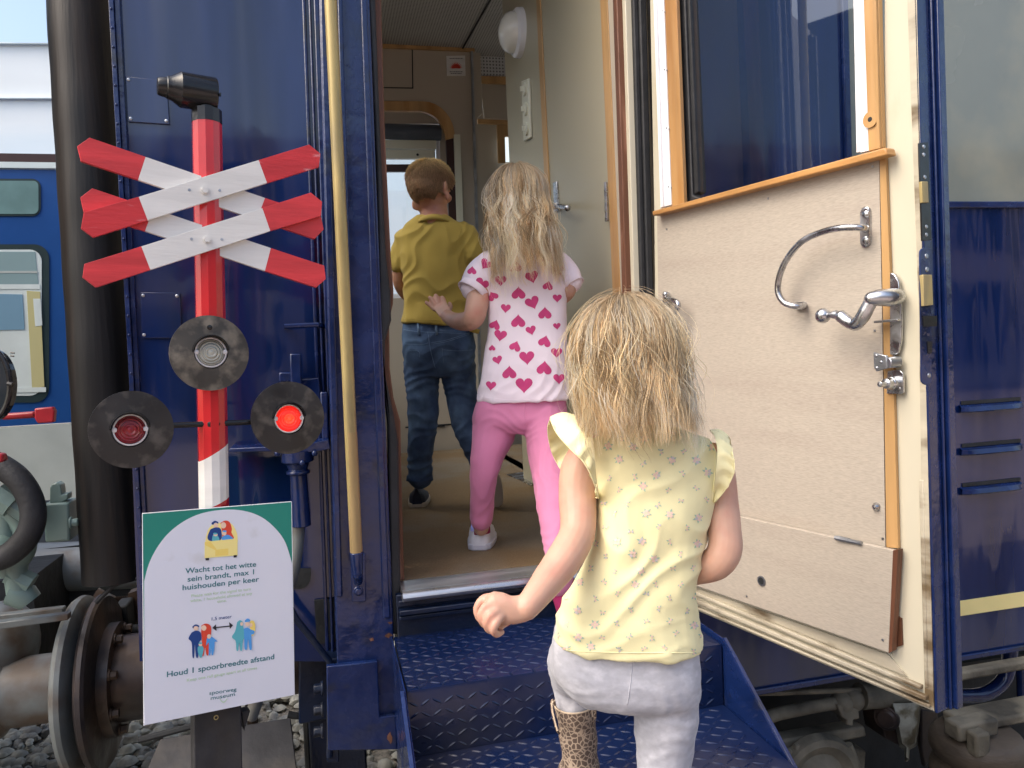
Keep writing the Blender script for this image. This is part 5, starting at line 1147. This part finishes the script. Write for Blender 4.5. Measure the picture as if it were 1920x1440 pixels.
# yellow top
b = MB()
torso(b, [(1135, 788, 1245, 794, 1.235, .040), (1098, 800, 1292, 808, 1.24, .052), (1076, 818, 1330, 828, 1.24, .060), (1090, 850, 1348, 862, 1.24, .066), (1110, 890, 1342, 905, 1.24, .070), (1116, 950, 1332, 955, 1.238, .072), (1113, 1010, 1319, 1010, 1.238, .071), (1092, 1062, 1309, 1062, 1.238, .070), (1060, 1120, 1306, 1120, 1.24, .072), (1042, 1165, 1311, 1168, 1.243, .078), (1040, 1195, 1314, 1200, 1.245, .082), (1046, 1208, 1313, 1213, 1.245, .080)])
def dtop(v, n):
    k = max(0, min(1, (1.62-v.z)/.12))
    a = ridge(v, V((.34, 0, 1)).normalized(), .046, 1.3, .8)*.0050*k + ridge(v, V((-.5, 0, 1)).normalized(), .075, 7.7, .8)*.0042*(1-k*.5) + max(0, ridge(v, V((.12, 0, 1)).normalized(), .034, 5.1, .9))*.0030*k
    return a+noise.noise(v*13)*.0035+noise.noise(v*30)*.0012
tp = remesh(b, .0038, 3, dtop, .5); t_ = bvh(tp)
# printed sprigs in staggered rows
rq = random.Random(11)
row = 0; y = 792.
while y < 1240:
    x = 1040+(row % 2)*24
    while x < 1350:
        cx, cy = x+rq.uniform(-6, 6), y+rq.uniform(-6, 6); big = rq.random() < .3; s_ = (1.0 if big else .72); an0 = rq.uniform(0, 6.28)
        for k in range(6 if big else 4):
            an = an0+k*(6.28/(6 if big else 5))+rq.uniform(-.2, .2); l_ = rq.uniform(8, 12)*s_; w_ = 2.0*s_; o_ = []
            for (tt, ww) in ((.25, .2), (.6, 1), (1, 0), (.6, -1)): o_.append((math.cos(an)*l_*tt-math.sin(an)*w_*ww, math.sin(an)*l_*tt+math.cos(an)*w_*ww))
            mx_ = sum(p[0] for p in o_)/4; my_ = sum(p[1] for p in o_)/4
            patch(tp, t_, cx+mx_, cy+my_, [(p[0]-mx_, p[1]-my_) for p in o_], 2, 2)
        for k in range(4 if big else 2):
            an = an0+.5+k*(6.28/(4 if big else 2.3)); r_ = 3.0*s_; ox, oy = math.cos(an)*4.0*s_, math.sin(an)*4.0*s_
            patch(tp, t_, cx+ox, cy+oy, [(math.cos(q)*r_, math.sin(q)*r_) for q in [j*6.28/7 for j in range(7)]], 1 if rq.random() < .8 else 3, 1, off=.0010)
        x += 48+rq.uniform(-3, 3)
    y += 25; row += 1
for sp_ in ([(1100, 808), (1112, 850), (1117, 890), (1119, 925)], [(1336, 825), (1341, 860), (1339, 900), (1335, 940)]): seam(tp, t_, sp_, .0011, 0, off=.0002)
seam(tp, t_, [(1046, 1212), (1060, 1218), (1100, 1222), (1200, 1224), (1311, 1224)], .0008, 0, off=.0003)
# flutter sleeves
def flutter(seam_, edge, mb, ruf=.0045, n=5):
    A = bez([PD(*p) for p in seam_+[seam_[0]]], n); B = bez([PD(*p) for p in edge+[edge[0]]], n); m_ = len(A); nr = 9; rings = []
    for i in range(nr):
        t = i/(nr-1); r_ = []
        for j in range(m_):
            p = A[j].lerp(B[j], t); q = (B[j]-A[j]); side = (A[(j+1) % m_]-A[j-1]).normalized(); nn = q.cross(side); nn = nn.normalized() if nn.length > 1e-9 else V((0, 0, 1))
            r_.append(p+nn*(math.sin(j*1.55)*ruf*t+math.sin(t*3.1)*.006*0)+V((0, 0, math.sin(t*3.14)*.006)))
        rings.append(r_)
    base = len(mb.v); mb.loft(rings, False, 0)
    inner = [[p-(p-sum(r_, V((0, 0, 0)))/m_).normalized()*.0014 for p in r_] for r_ in rings]; mb.loft(inner, False, 0)
    mb.tube(B, .0011, 8, 0, False)
# order: seam and edge loops run through the same angles
flutter([(1078, 778, 1.25), (1094, 790, 1.20), (1107, 815, 1.170), (1114, 850, 1.162), (1118, 893, 1.175), (1119, 928, 1.215), (1108, 900, 1.29), (1094, 860, 1.31), (1082, 822, 1.305), (1076, 792, 1.28)],
        [(1032, 786, 1.25), (1044, 812, 1.20), (1068, 840, 1.168), (1094, 866, 1.157), (1112, 900, 1.165), (1119, 934, 1.205), (1080, 905, 1.31), (1052, 880, 1.33), (1034, 845, 1.325), (1027, 805, 1.29)], tp)
flutter([(1330, 806, 1.25), (1340, 818, 1.20), (1345, 845, 1.175), (1343, 880, 1.170), (1339, 915, 1.185), (1336, 940, 1.225), (1345, 915, 1.29), (1352, 875, 1.31), (1350, 840, 1.305), (1340, 812, 1.28)],
        [(1362, 822, 1.25), (1369, 836, 1.20), (1375, 858, 1.175), (1376, 885, 1.172), (1362, 915, 1.182), (1338, 945, 1.215), (1366, 915, 1.30), (1374, 885, 1.32), (1372, 850, 1.315), (1368, 822, 1.28)], tp)
tp.build('flowered_top', [M['yellow_cotton'], M['petal'], M['leaf'], M['lilac']], g1, smooth=180)
# boots
def boot(px, pyt, d, zfoot, rpx, name='boot', par=g1, lean=8):
    mb = MB(); top = PD(px, pyt, d); r0_ = rpx/F*d; bot = V((top.x+lean/F*d, top.y, zfoot+.05)); rings = []
    for i in range(15):
        t = i/14; c_ = top.lerp(bot, t); r_ = r0_*(1-.12*math.sin(t*2.6))*(1+.04*math.sin(t*19))*(1 if t < .8 else 1+.12*(t-.8)/.2)
        rings.append([c_+cr*math.cos(k*6.283/32)*r_+V((fw.x, fw.y, 0))*math.sin(k*6.283/32)*r_*1.12+V((0, 0, .004*math.cos(k*6.283/32) if i == 0 else 0)) for k in range(32)])
    mb.loft(rings, False); mb.loft([[p+(sum(rings[0], V())/32-p)*.07 for p in rings[0]], [p+(sum(rings[3], V())/32-p)*.07 for p in rings[3]]], False)
    mb.tube(rings[0]+[rings[0][0]], .0016, 6, 1, False)
    f2 = V((fw.x, fw.y, 0)).normalized()*.95+cr*-.1; c_ = bot; foot_ = []
    for i in range(9):
        t = i/8; L_ = -.035+.175*t; w_ = .034*(1+.15*math.sin(t*3.14))*(1 if t < .8 else 1-(t-.8)*2.2); hh = .055*(1-.45*t)*(1 if t < .9 else .8)
        cc = V((c_.x, c_.y, zfoot+.012))+f2*L_; foot_.append([cc+cr*math.cos(k*6.283/24)*w_+V((0, 0, 1))*(max(0, math.sin(k*6.283/24))*hh*1.3) for k in range(24)])
    mb.loft(foot_, True)
    o = mb.build(name, [M['leopard'], M['strap']], par, smooth=60)
    s_ = MB(); sole = [[q for q in ((sum(r_, V())/24).x, (sum(r_, V())/24).y)] for r_ in foot_]; rr2 = []
    L2 = [V((p[0], p[1], 0))-cr*.036*(1 if i < 7 else .7) for i, p in enumerate(sole)]; R2 = [V((p[0], p[1], 0))+cr*.036*(1 if i < 7 else .7) for i, p in enumerate(sole)]
    s_.prism([V((p.x, p.y, zfoot+.001)) for p in L2+R2[::-1]], V((0, 0, .014))); s_.build('boot_sole', M['soled'], o, bevel=.004)
    return o
b1_ = boot(1078, 1317, 1.45, T1-RIS+.003, 39)
mb = MB(); st0 = [PD(1041, 1322, 1.425), PD(1036, 1313, 1.42), PD(1034, 1322, 1.415), PD(1038, 1345, 1.41), PD(1044, 1368, 1.405), PD(1048, 1375, 1.41), PD(1045, 1368, 1.425)]
mb.tube(bez(st0, 4), .0022, 8); mb.tube([p+V((.0, -.004, 0)) for p in bez(st0[1:5], 4)], .0016, 6, 1); mb.build('pull_strap', [M['leopard'], M['strap']], b1_)
mb = MB(); c_ = PD(1113, 1336, 1.42); mb.obox(c_-cr*.003-V((0, 0, .012)), cr*.008, fw*.02, V((0, 0, .024))); mb.obox(c_-cr*.005-V((0, 0, .008))-fw*.002, cr*.004, fw*.006, V((0, 0, .016)), 1); mb.build('buckle', [M['leopard'], M['strap']], b1_, bevel=.0015)
b2_ = boot(1233, 1560, 1.235, T1-RIS*2+.003, 42, lean=-2)
# hair
mb = MB(); 
def cap(c, f, up, r3, m_, par, lo=-.35, name='underhair'):
    f = V(f).normalized(); up = (V(up)-f*V(up).dot(f)).normalized(); h = f.cross(up); mb = MB(); rings = []
    for i in range(20):
        z = 1-(1-lo)*i/19; 
        rings.append([c+h*(math.sqrt(max(0, 1-z*z))*math.cos(k*6.283/48)*r3[0])+f*(math.sqrt(max(0, 1-z*z))*math.sin(k*6.283/48)*r3[1]*(1 if math.sin(k*6.283/48) < 0 else .72)-.004)+up*(z*r3[2]+.010) for k in range(48)])
    mb.loft(rings, True); return mb.build(name, m_, par, smooth=60)
under1 = cap(hc1, hf1, upv, (.0705, .089, .0825), M['scalp_blond'], g1, -.75)
blond = [(.90, .73, .47)]*4+[(.98, .84, .58)]*4+[(1, .94, .76)]*4+[(.52, .36, .20)]*2+[(.92, .75, .48)]*3
def len1(a, rq): return (.104 if abs(a) < 1.6 else .095)+.022*math.cos(a)
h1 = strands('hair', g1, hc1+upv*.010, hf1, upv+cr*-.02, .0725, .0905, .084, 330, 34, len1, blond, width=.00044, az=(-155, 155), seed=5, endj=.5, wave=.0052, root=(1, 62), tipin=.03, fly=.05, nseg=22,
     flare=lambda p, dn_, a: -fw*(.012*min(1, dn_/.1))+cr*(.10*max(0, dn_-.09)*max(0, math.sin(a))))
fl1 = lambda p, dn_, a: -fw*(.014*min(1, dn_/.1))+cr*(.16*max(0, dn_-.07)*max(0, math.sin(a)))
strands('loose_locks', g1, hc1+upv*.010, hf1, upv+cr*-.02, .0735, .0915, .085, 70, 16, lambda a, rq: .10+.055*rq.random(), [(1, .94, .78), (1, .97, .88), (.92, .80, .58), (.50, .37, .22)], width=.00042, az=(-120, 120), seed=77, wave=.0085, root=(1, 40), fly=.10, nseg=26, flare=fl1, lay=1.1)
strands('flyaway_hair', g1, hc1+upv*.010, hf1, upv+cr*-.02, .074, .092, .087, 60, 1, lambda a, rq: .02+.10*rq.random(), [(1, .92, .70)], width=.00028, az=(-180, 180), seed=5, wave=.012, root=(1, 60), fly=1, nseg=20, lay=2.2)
rq = random.Random(8)

# ------------------------------------------------------------------ girl in the heart T-shirt (middle)
D2 = 2.32
g2 = thing('person', 'girl with long blond hair, pink heart T-shirt and pink leggings stepping over the threshold', 'person', (PD(980, 1000, D2).x, PD(980, 1000, D2).y, FL), 'children climbing into the carriage')
hc2 = PD(970, 377, 2.29); hf2 = fw+cr*-.28+V((0, 0, -.05))
b = MB(); pt2 = headshape(b, hc2, hf2, upv+cr*-.04, 1.0)
limb(b, [(972, 415, 2.31, 24), (978, 450, 2.32, 25), (980, 480, 2.32, 30)])
torso(b, [(935, 475, 1030, 475, 2.32, .04), (915, 500, 1050, 500, 2.32, .05), (925, 600, 1048, 600, 2.32, .055), (915, 720, 1045, 720, 2.31, .055), (920, 780, 1040, 780, 2.30, .05)])
limb(b, [(908, 500, 2.33, 21), (900, 520, 2.32, 22), (897, 550, 2.30, 22), (893, 578, 2.28, 21.5), (886, 598, 2.29, 20), (868, 603, 2.36, 17.5), (850, 600, 2.44, 14.5), (838, 592, 2.50, 12.5)])
limb(b, [(1050, 500, 2.33, 20), (1062, 520, 2.32, 18), (1067, 536, 2.30, 14), (1064, 550, 2.31, 13), (1045, 566, 2.42, 11.5), (1020, 575, 2.52, 10)])
b.loft([ring((836, 603), (846, 582), 2.49, .011, 16), ring((823, 594), (842, 573), 2.53, .012, 16), ring((815, 583), (838, 566), 2.575, .012, 16), ring((811, 578), (836, 563), 2.59, .010, 16)], True)
fingers(b, [[(815, 580, 0, 4.4), (807, 573, .012, 4), (799, 567, .018, 3.6)], [(817, 573, 0, 4.6), (811, 564, .012, 4.4), (806, 558, .020, 4)], [(824, 569, 0, 4.7), (820, 560, .012, 4.5), (817, 554, .02, 4.1)], [(833, 568, 0, 4.8), (831, 561, .012, 4.6), (829, 558, .02, 4.2)], [(842, 582, .005, 5), (845, 575, .02, 4.4), (843, 569, .03, 4)]], 2.59)
limb(b, [(1020, 585, 2.52, 10), (1006, 580, 2.56, 9)])
fingers(b, [[(1008, 574+i*5, 0, 4), (998, 572+i*5, .01, 3.8), (992, 576+i*5, .02, 3.4)] for i in range(4)]+[[(1012, 572, 0, 4.4), (1006, 565, .01, 4), (1000, 562, .015, 3.5)]], 2.56)
limb(b, [(904, 960, 2.33, 17), (902, 990, 2.34, 15)]); 
body2 = remesh(b, .0035, 3).build('body', M['skin'], g2, smooth=180); face_parts(pt2, body2)
# pink leggings
b = MB(); torso(b, [(900, 735, 1060, 735, 2.315, .07), (890, 765, 1064, 765, 2.315, .078), (886, 792, 1064, 792, 2.31, .08), (900, 812, 1060, 812, 2.31, .06)])
limb(b, [(930, 790, 2.31, 43), (924, 818, 2.30, 40), (915, 850, 2.28, 33), (908, 885, 2.27, 27), (905, 920, 2.29, 24.5), (903, 955, 2.32, 22.5), (902, 975, 2.33, 21.5)])
limb(b, [(1022, 785, 2.30, 42), (1026, 820, 2.26, 41), (1030, 860, 2.2, 39), (1035, 905, 2.12, 35), (1040, 950, 2.05, 34), (1046, 1010, 1.98, 30), (1049, 1060, 1.92, 26), (1050, 1096, 1.90, 24)])
def dl2(v, n): return ridge(v, V((.6, 0, 1)).normalized(), .075, 4, 1.5)*.0022+noise.noise(v*20)*.0018
lg = remesh(b, .0045, 3, dl2); t_ = bvh(lg); seam(lg, t_, [(984, 755), (985, 780), (986, 796)], .0012, 0); lg.build('leggings', M['pink'], g2, smooth=180)
# tee
b = MB(); torso(b, [(938, 462, 1026, 462, 2.32, .045), (905, 472, 1050, 470, 2.32, .06), (890, 492, 1066, 488, 2.32, .07), (897, 515, 1068, 510, 2.32, .076), (912, 550, 1063, 550, 2.32, .078), (915, 610, 1062, 610, 2.32, .078), (908, 670, 1064, 668, 2.315, .080), (899, 720, 1066, 716, 2.315, .084), (895, 748, 1066, 746, 2.315, .086), (900, 757, 1064, 750, 2.315, .085)])
limb(b, [(915, 500, 2.33, 30), (902, 518, 2.325, 33), (892, 536, 2.31, 31)], n=3); limb(b, [(1048, 498, 2.33, 27), (1062, 515, 2.325, 26), (1070, 528, 2.31, 22)], n=3)
def dt2(v, n):
    k = max(0, min(1, (2.02-v.z)/.25)); return ridge(v, V((-.8, 0, .6)).normalized(), .05, 2.2, .7)*.0055*k+ridge(v, V((.2, 0, 1)).normalized(), .06, 8, .7)*.003*k+noise.noise(v*12)*.004+noise.noise(v*28)*.0012
ts = remesh(b, .0042, 3, dt2, .5); t_ = bvh(ts)
def heart(s, rot):
    o = []
    for k in range(24):
        t = 2*math.pi*k/24; x = math.sin(t)**3*16; yy = -(13*math.cos(t)-5*math.cos(2*t)-2*math.cos(3*t)-math.cos(4*t)+2)
        x, yy = x*s/32, yy*s/32; o.append((x*math.cos(rot)-yy*math.sin(rot), x*math.sin(rot)+yy*math.cos(rot)))
    return o
HL = [(345, 380, 95, 0), (490, 475, 115, 180), (600, 350, 110, -15), (730, 415, 85, 190), (820, 295, 80, -20), (220, 245, 95, 35), (110, 292, 75, 185), (187, 410, 115, 25), (280, 500, 85, 150), (385, 605, 82, 5), (605, 560, 118, -22), (805, 522, 75, 0), (705, 640, 110, 180), (865, 625, 45, 180), (300, 735, 90, 200), (487, 705, 118, 180), (592, 785, 85, -15), (803, 750, 62, -5), (342, 828, 105, 8), (465, 910, 95, 200), (705, 870, 105, 195), (275, 925, 55, 180), (320, 1028, 80, -15), (558, 1010, 125, -4), (800, 968, 92, 0), (205, 1118, 78, 190), (415, 1125, 118, 180), (700, 1088, 125, 185), (820, 1182, 95, 0), (265, 1238, 85, 5), (535, 1235, 140, 0), (683, 1300, 140, 190), (370, 1345, 128, 180), (150, 118, 60, 0), (310, 155, 100, 180), (555, 145, 90, 0), (460, 255, 110, 180), (710, 190, 70, 180), (790, 75, 80, 0), (945, 345, 45, 190), (420, 60, 90, 0), (650, 60, 80, 180)]
for x, y, w_, ro in HL: patch(ts, t_, 860+x/4.364, 440+y/4.364, heart(w_/4.364, R(ro)), 1, 4, off=.0009)
seam(ts, t_, [(897, 742), (930, 748), (980, 750), (1062, 742)], .0009, 0, off=-.0002)
for sp_ in ([(905, 478), (916, 500), (919, 530), (917, 555)], [(1052, 476), (1058, 500), (1061, 530)]): seam(ts, t_, sp_, .0010, 0, off=.0002)
# sleeve hems
for c0, c1, r_ in (((888, 545, 2.30), (882, 553, 2.295), 31.5), ((1073, 531, 2.305), (1078, 538, 2.30), 22)):
    ts.lathe(PD(*c0), PD(*c1)-PD(*c0), [(-.012, r_*.94/F*2.3), (.010, r_/F*2.3), (.011, r_*.94/F*2.3), (-.008, r_*.88/F*2.3)], 28)
ts.build('heart_t_shirt', [M['tee_white'], M['heart']], g2, smooth=180)
# shoes
def sneaker(hx_, hy, d, z, fdir, par, w_=.031, L=.185, h=.062, upper='white_leather', sole='sole', name='shoe', pitch=0.0, heelpatch=None):
    c_ = PD(hx_, hy, d); base = V((c_.x, c_.y, z)); f2 = V((fdir.x, fdir.y, 0)).normalized(); sd_ = V((f2.y, -f2.x, 0)); upz = V((0, 0, 1))
    if pitch: f3 = (f2*math.cos(pitch)-upz*math.sin(pitch)); upz = (upz*math.cos(pitch)+f2*math.sin(pitch)); f2 = f3
    mb = MB(); rings = []; so = []
    for i in range(13):
        t = i/12; Lp = L*t; ww = w_*(.80+.75*t-.62*t*t*t)*(1 if 0 < t < .97 else .62); hh = h*(1-.12*t) if t < .35 else h*(.96-.75*(t-.35)); hh *= (1 if t < .95 else .7)
        cc = base+f2*Lp; rings.append([cc+sd_*math.cos(k*6.283/24)*ww*(.72 if math.sin(k*6.283/24) > .55 else 1)+upz*(.016+max(0, math.sin(k*6.283/24))*hh) for k in range(24)])
        so.append([cc+sd_*s_*ww*1.10+upz*q for s_, q in ((-1, 0), (1, 0), (1, .02), (-1, .02))])
    mb.loft(rings, True); o = mb.build(name, M[upper], par, smooth=50, bevel=0)
    mb = MB(); mb.loft(so, True); mb.build('shoe_sole', M[sole], o, bevel=.004)
    if heelpatch:
        mb = MB(); cc = base-f2*.002
        mb.prism([cc+sd_*x*w_+upz*y for x, y in ((-.62, .062), (.62, .062), (.55, .086), (.3, .098), (-.3, .098), (-.55, .086))], -f2*.002); mb.build('heel_patch', M['holo'], o)
        mb = MB(); mb.prism([cc-f2*.002+sd_*x*w_+upz*y for x, y in ((-.1, .064), (.1, .064), (.09, .095), (-.09, .095))], -f2*.001); mb.build('heel_tab', M['pink'], o)
    return o
sneaker(898, 1020, 2.345, FL+.004, fw+cr*.05, g2, w_=.037, h=.088, heelpatch=True)
mb = MB(); mb.lathe(PD(902, 965, 2.345)+V((0, .02, 0)), (0, 0, -1), [(0, .028), (.03, .030), (.06, .030)], 24, cap=True); mb.build('sock', M['sock'], g2)
mb = MB(); mb.tube([PD(1052, 1085, 1.915), PD(1056, 1110, 1.91), PD(1068, 1150, 1.90), PD(1076, 1180, 1.90)], [.031, .030, .030, .03], 20); mb.build('sock', M['sock'], g2)
sneaker(1084, 1190, 1.87, T1+.004, fw, g2, w_=.036, L=.16)
blond2 = [(.88, .70, .44)]*4+[(.97, .82, .56)]*4+[(1, .94, .76)]*4+[(.52, .36, .20)]*2
cap(hc2, hf2, upv, (.0755, .0945, .0855), M['scalp_blond'], g2, -.8)
def len2(a, rq): return .20+.06*rq.random()
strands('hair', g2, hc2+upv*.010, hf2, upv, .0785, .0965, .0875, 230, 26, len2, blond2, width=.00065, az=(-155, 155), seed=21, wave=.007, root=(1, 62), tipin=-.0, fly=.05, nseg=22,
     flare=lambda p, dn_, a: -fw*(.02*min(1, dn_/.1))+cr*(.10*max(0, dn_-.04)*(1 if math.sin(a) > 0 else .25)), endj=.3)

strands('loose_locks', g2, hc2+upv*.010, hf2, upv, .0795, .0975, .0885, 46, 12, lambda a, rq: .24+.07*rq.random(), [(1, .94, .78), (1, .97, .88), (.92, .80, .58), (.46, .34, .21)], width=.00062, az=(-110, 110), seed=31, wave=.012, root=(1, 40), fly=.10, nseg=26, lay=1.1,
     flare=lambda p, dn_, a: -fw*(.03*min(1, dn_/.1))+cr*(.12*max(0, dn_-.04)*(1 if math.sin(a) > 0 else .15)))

# ------------------------------------------------------------------ boy in mustard
g3 = thing('person', 'boy with short hair, mustard polo shirt and blue jeans walking ahead inside', 'person', (PD(810, 900, 2.95).x, PD(810, 900, 2.95).y, FL), 'children climbing into the carriage')
DB = 2.80; hc3 = PD(806, 352, 2.80); hf3 = fw+cr*.62+V((0, 0, -.10))
b = MB(); pt3 = headshape(b, hc3, hf3, upv+cr*-.05, .96)
limb(b, [(812, 380, 2.82, 25), (814, 405, 2.82, 27), (814, 425, 2.82, 32)])
for ex, ey, ed, rr3 in ((776, 384, 2.79, (.008, .008, .019)),): 
    b.ball(PD(ex, ey, ed), 1, 14, sc3=rr3); b.ball(PD(ex+6, ey+2, ed+.005), 1, 14, sc3=(.012, .012, .018)); b.ball(PD(ex+20, ey-4, ed+.03), 1, 14, sc3=(.034, .05, .042))
b.ball(PD(839, 368, 2.76), 1, 14, sc3=(.009, .010, .019)); 
torso(b, [(775, 430, 860, 430, 2.82, .045), (768, 470, 868, 470, 2.82, .05), (772, 580, 872, 580, 2.83, .05), (770, 640, 872, 640, 2.84, .05)])
limb(b, [(756, 455, 2.83, 16), (750, 490, 2.84, 14), (750, 530, 2.87, 13), (765, 555, 2.97, 11), (785, 555, 3.05, 9)]); fingers(b, [[(788, 550+i*4, 0, 3.4), (796, 550+i*4, .01, 3.2), (801, 554+i*4, .015, 3)] for i in range(4)]+[[(786, 550, 0, 3.6), (792, 544, .01, 3.2), (797, 542, .01, 3)]], 3.05)
limb(b, [(872, 450, 2.83, 20), (873, 480, 2.83, 17), (870, 515, 2.82, 15), (866, 545, 2.83, 14), (880, 560, 2.93, 12), (890, 556, 3.03, 9)]); fingers(b, [[(892, 552+i*4, 0, 3.4), (899, 552+i*4, .01, 3.2), (904, 556+i*4, .015, 3)] for i in range(4)]+[[(890, 551, 0, 3.6), (894, 545, .01, 3.2), (899, 542, .01, 3)]], 3.03)
body3 = remesh(b, .0038, 3).build('body', M['skin2'], g3, smooth=180); face_parts(pt3, body3, .96)
b = MB(); torso(b, [(756, 600, 884, 604, 2.83, .07), (754, 630, 889, 632, 2.83, .078), (755, 660, 892, 662, 2.84, .082), (762, 690, 889, 692, 2.85, .07), (775, 706, 885, 708, 2.85, .05)])
limb(b, [(792, 680, 2.86, 36), (791, 710, 2.87, 33), (793, 745, 2.88, 30), (793, 790, 2.90, 28), (790, 830, 2.93, 25), (787, 865, 2.97, 23.5), (788, 895, 3.0, 23.5)])
limb(b, [(858, 680, 2.86, 34), (861, 715, 2.87, 32), (867, 755, 2.87, 29), (875, 800, 2.86, 26), (889, 840, 2.86, 22), (903, 872, 2.90, 20)])
def dj(v, n): 
    k = 1.6 if v.z < 1.62 else 1
    return (ridge(v, V((-.3, 0, 1)).normalized(), .045, 5, .9)*.0030+noise.noise(v*16)*.003)*k
jn = remesh(b, .0045, 3, dj); t_ = bvh(jn)
for pts in ([(757, 618), (785, 622), (830, 624), (886, 626)], [(802, 622), (806, 650), (810, 668), (816, 690)], [(808, 643), (840, 637), (885, 622)], [(808, 646), (840, 640), (885, 625)], [(768, 658), (785, 659), (787, 670)], [(829, 653), (830, 665), (832, 680)], [(830, 656), (858, 658), (886, 656)], [(760, 645), (790, 646), (803, 643)]): seam(jn, t_, pts, .0010, 1)
for x in (784, 817): 
    p0, p1 = camhit(t_, x, 604), camhit(t_, x+2, 628)
    if p0 and p1: jn.tube([p0[0]+p0[1]*.002, p1[0]+p1[1]*.002], .005, 6, 1)
jn.lathe(PD(787, 892, 3.0), PD(787, 904, 3.0)-PD(787, 892, 3.0), [(0, .051), (.018, .053), (.020, .047)], 28, 0)
jn.build('jeans', [M['denim'], M['denim_stitch']], g3, smooth=180)
b = MB(); torso(b, [(782, 404, 840, 404, 2.815, .042), (772, 412, 852, 412, 2.82, .05), (756, 428, 872, 424, 2.82, .062), (748, 450, 884, 444, 2.82, .070), (752, 490, 880, 486, 2.82, .074), (757, 540, 880, 535, 2.82, .074), (758, 580, 884, 575, 2.825, .076), (753, 602, 889, 604, 2.825, .080), (756, 607, 888, 616, 2.825, .080)])
limb(b, [(760, 450, 2.83, 22), (752, 470, 2.83, 19), (747, 498, 2.83, 15.5)], n=3); limb(b, [(868, 440, 2.82, 25), (877, 455, 2.82, 25), (884, 480, 2.81, 23)], n=3)
def dp3(v, n):
    k = max(0, min(1, (2.14-v.z)/.15)); return ridge(v, V((.35, 0, 1)).normalized(), .055, 2.8, .8)*.0055*k+ridge(v, V((-.6, 0, .8)).normalized(), .09, 1.8, .8)*.005*(1-k)+noise.noise(v*12)*.004
ps = remesh(b, .0045, 3, dp3, .5); t_ = bvh(ps)
seam(ps, t_, [(866, 425), (859, 450), (857, 480), (862, 505)], .0012, 0); seam(ps, t_, [(757, 598), (800, 600), (850, 602), (885, 606)], .0010, 0)
# collar
cl = [PD(784, 412, 2.80), PD(793, 405, 2.765), PD(812, 401, 2.755), PD(832, 404, 2.765), (PD(846, 412, 2.79))]
cc = bez(cl, 6); ps.loft([[p for p in cc], [p+V((0, 0, -.010))-fw*.008+cr*((i/len(cc)-.5)*.016) for i, p in enumerate(cc)], [p+V((0, 0, -.022))-fw*.008+cr*((i/len(cc)-.5)*.03) for i, p in enumerate(cc)], [p+V((0, 0, -.02)) for p in cc]], False, closed=False)
ps.prism([PD(872, 610, 2.76), PD(900, 618, 2.80), PD(897, 626, 2.80), PD(880, 621, 2.76)], fw*.02)
ps.build('polo_shirt', M['mustard'], g3, smooth=180)
sneaker(781, 925, 3.035, FL+.004, fw+cr*-.05, g3, w_=.036, L=.2, upper='navyshoe', sole='soled')
sneaker(921, 888, 2.88, PD(921, 888, 2.88).z, fw, g3, w_=.033, L=.145, upper='navyshoe', sole='soled', pitch=R(72))
# short hair
rq = random.Random(4); up3 = (upv+cr*-.05); f3 = V(hf3).normalized(); up3 = (up3-f3*up3.dot(f3)).normalized(); h3 = f3.cross(up3)
cap(hc3, hf3, upv, (.0730, .0915, .0820), M['scalp_brown'], g3, -.50)
mb = MB(); col = []
for i in range(15000):
    a = rq.uniform(-math.pi, math.pi); th = math.acos(rq.uniform(-.80 if abs(a) < 1.25 else (-.5 if abs(a) < 1.75 else (-.1 if abs(a) < 2.1 else .35)), 1)); 
    if th > 2.05 and abs(a) > 1.2: continue
    rxx, ryy, rzz = .0742, .0925, .0832; st_, ct_ = math.sin(th), math.cos(th); L_ = .036 if th < .9 else (.024 if th < 1.4 else .010); swirl = .5
    p = hc3+up3*.0125+h3*(rxx*st_*math.sin(a))-f3*(ryy*st_*math.cos(a))+up3*(rzz*ct_); nrm = (p-hc3).normalized()
    tdir = (h3*(ct_*math.sin(a))-f3*(ct_*math.cos(a))-up3*st_).normalized(); tdir = (tdir+(h3*math.cos(a)+f3*math.sin(a))*(swirl*math.cos(th)+rq.gauss(0, .22))).normalized()
    jit = rq.random()**2; o = len(mb.v); br = rq.uniform(.65, 1.3); topc = max(0, min(1, (1.3-th)/.9)); base_ = (.62, .43, .26); tip_ = (1, .86, .50)
    for j in range(4):
        t = j/3; q = p+tdir*L_*t+nrm*((.0045*math.sin(t*2.2)+.009*t*jit)*(1 if th < 1.2 else .3)+.0006); q = q-up3*(.004*t*t); w_ = .00085*(1-.7*t)
        x_, y_ = basis(tdir)
        for k in range(3): mb.v.append(tuple(q+(x_*math.cos(k*2.094)+y_*math.sin(k*2.094))*w_)); col.append(tuple((base_[m]*(1-topc*(.3+.65*t))+tip_[m]*topc*(.3+.65*t))*br for m in range(3)))
    for j in range(3):
        for k in range(3): mb.f.append((o+j*3+k, o+j*3+(k+1) % 3, o+j*3+3+(k+1) % 3, o+j*3+3+k)); mb.m.append(0)
ob = mb.build('hair', M['hair'], None, smooth=180); at = ob.data.color_attributes.new('tint', 'FLOAT_COLOR', 'POINT'); at.data.foreach_set('color', [q for c_ in col for q in (*c_, 1)]); setpar(ob, g3)
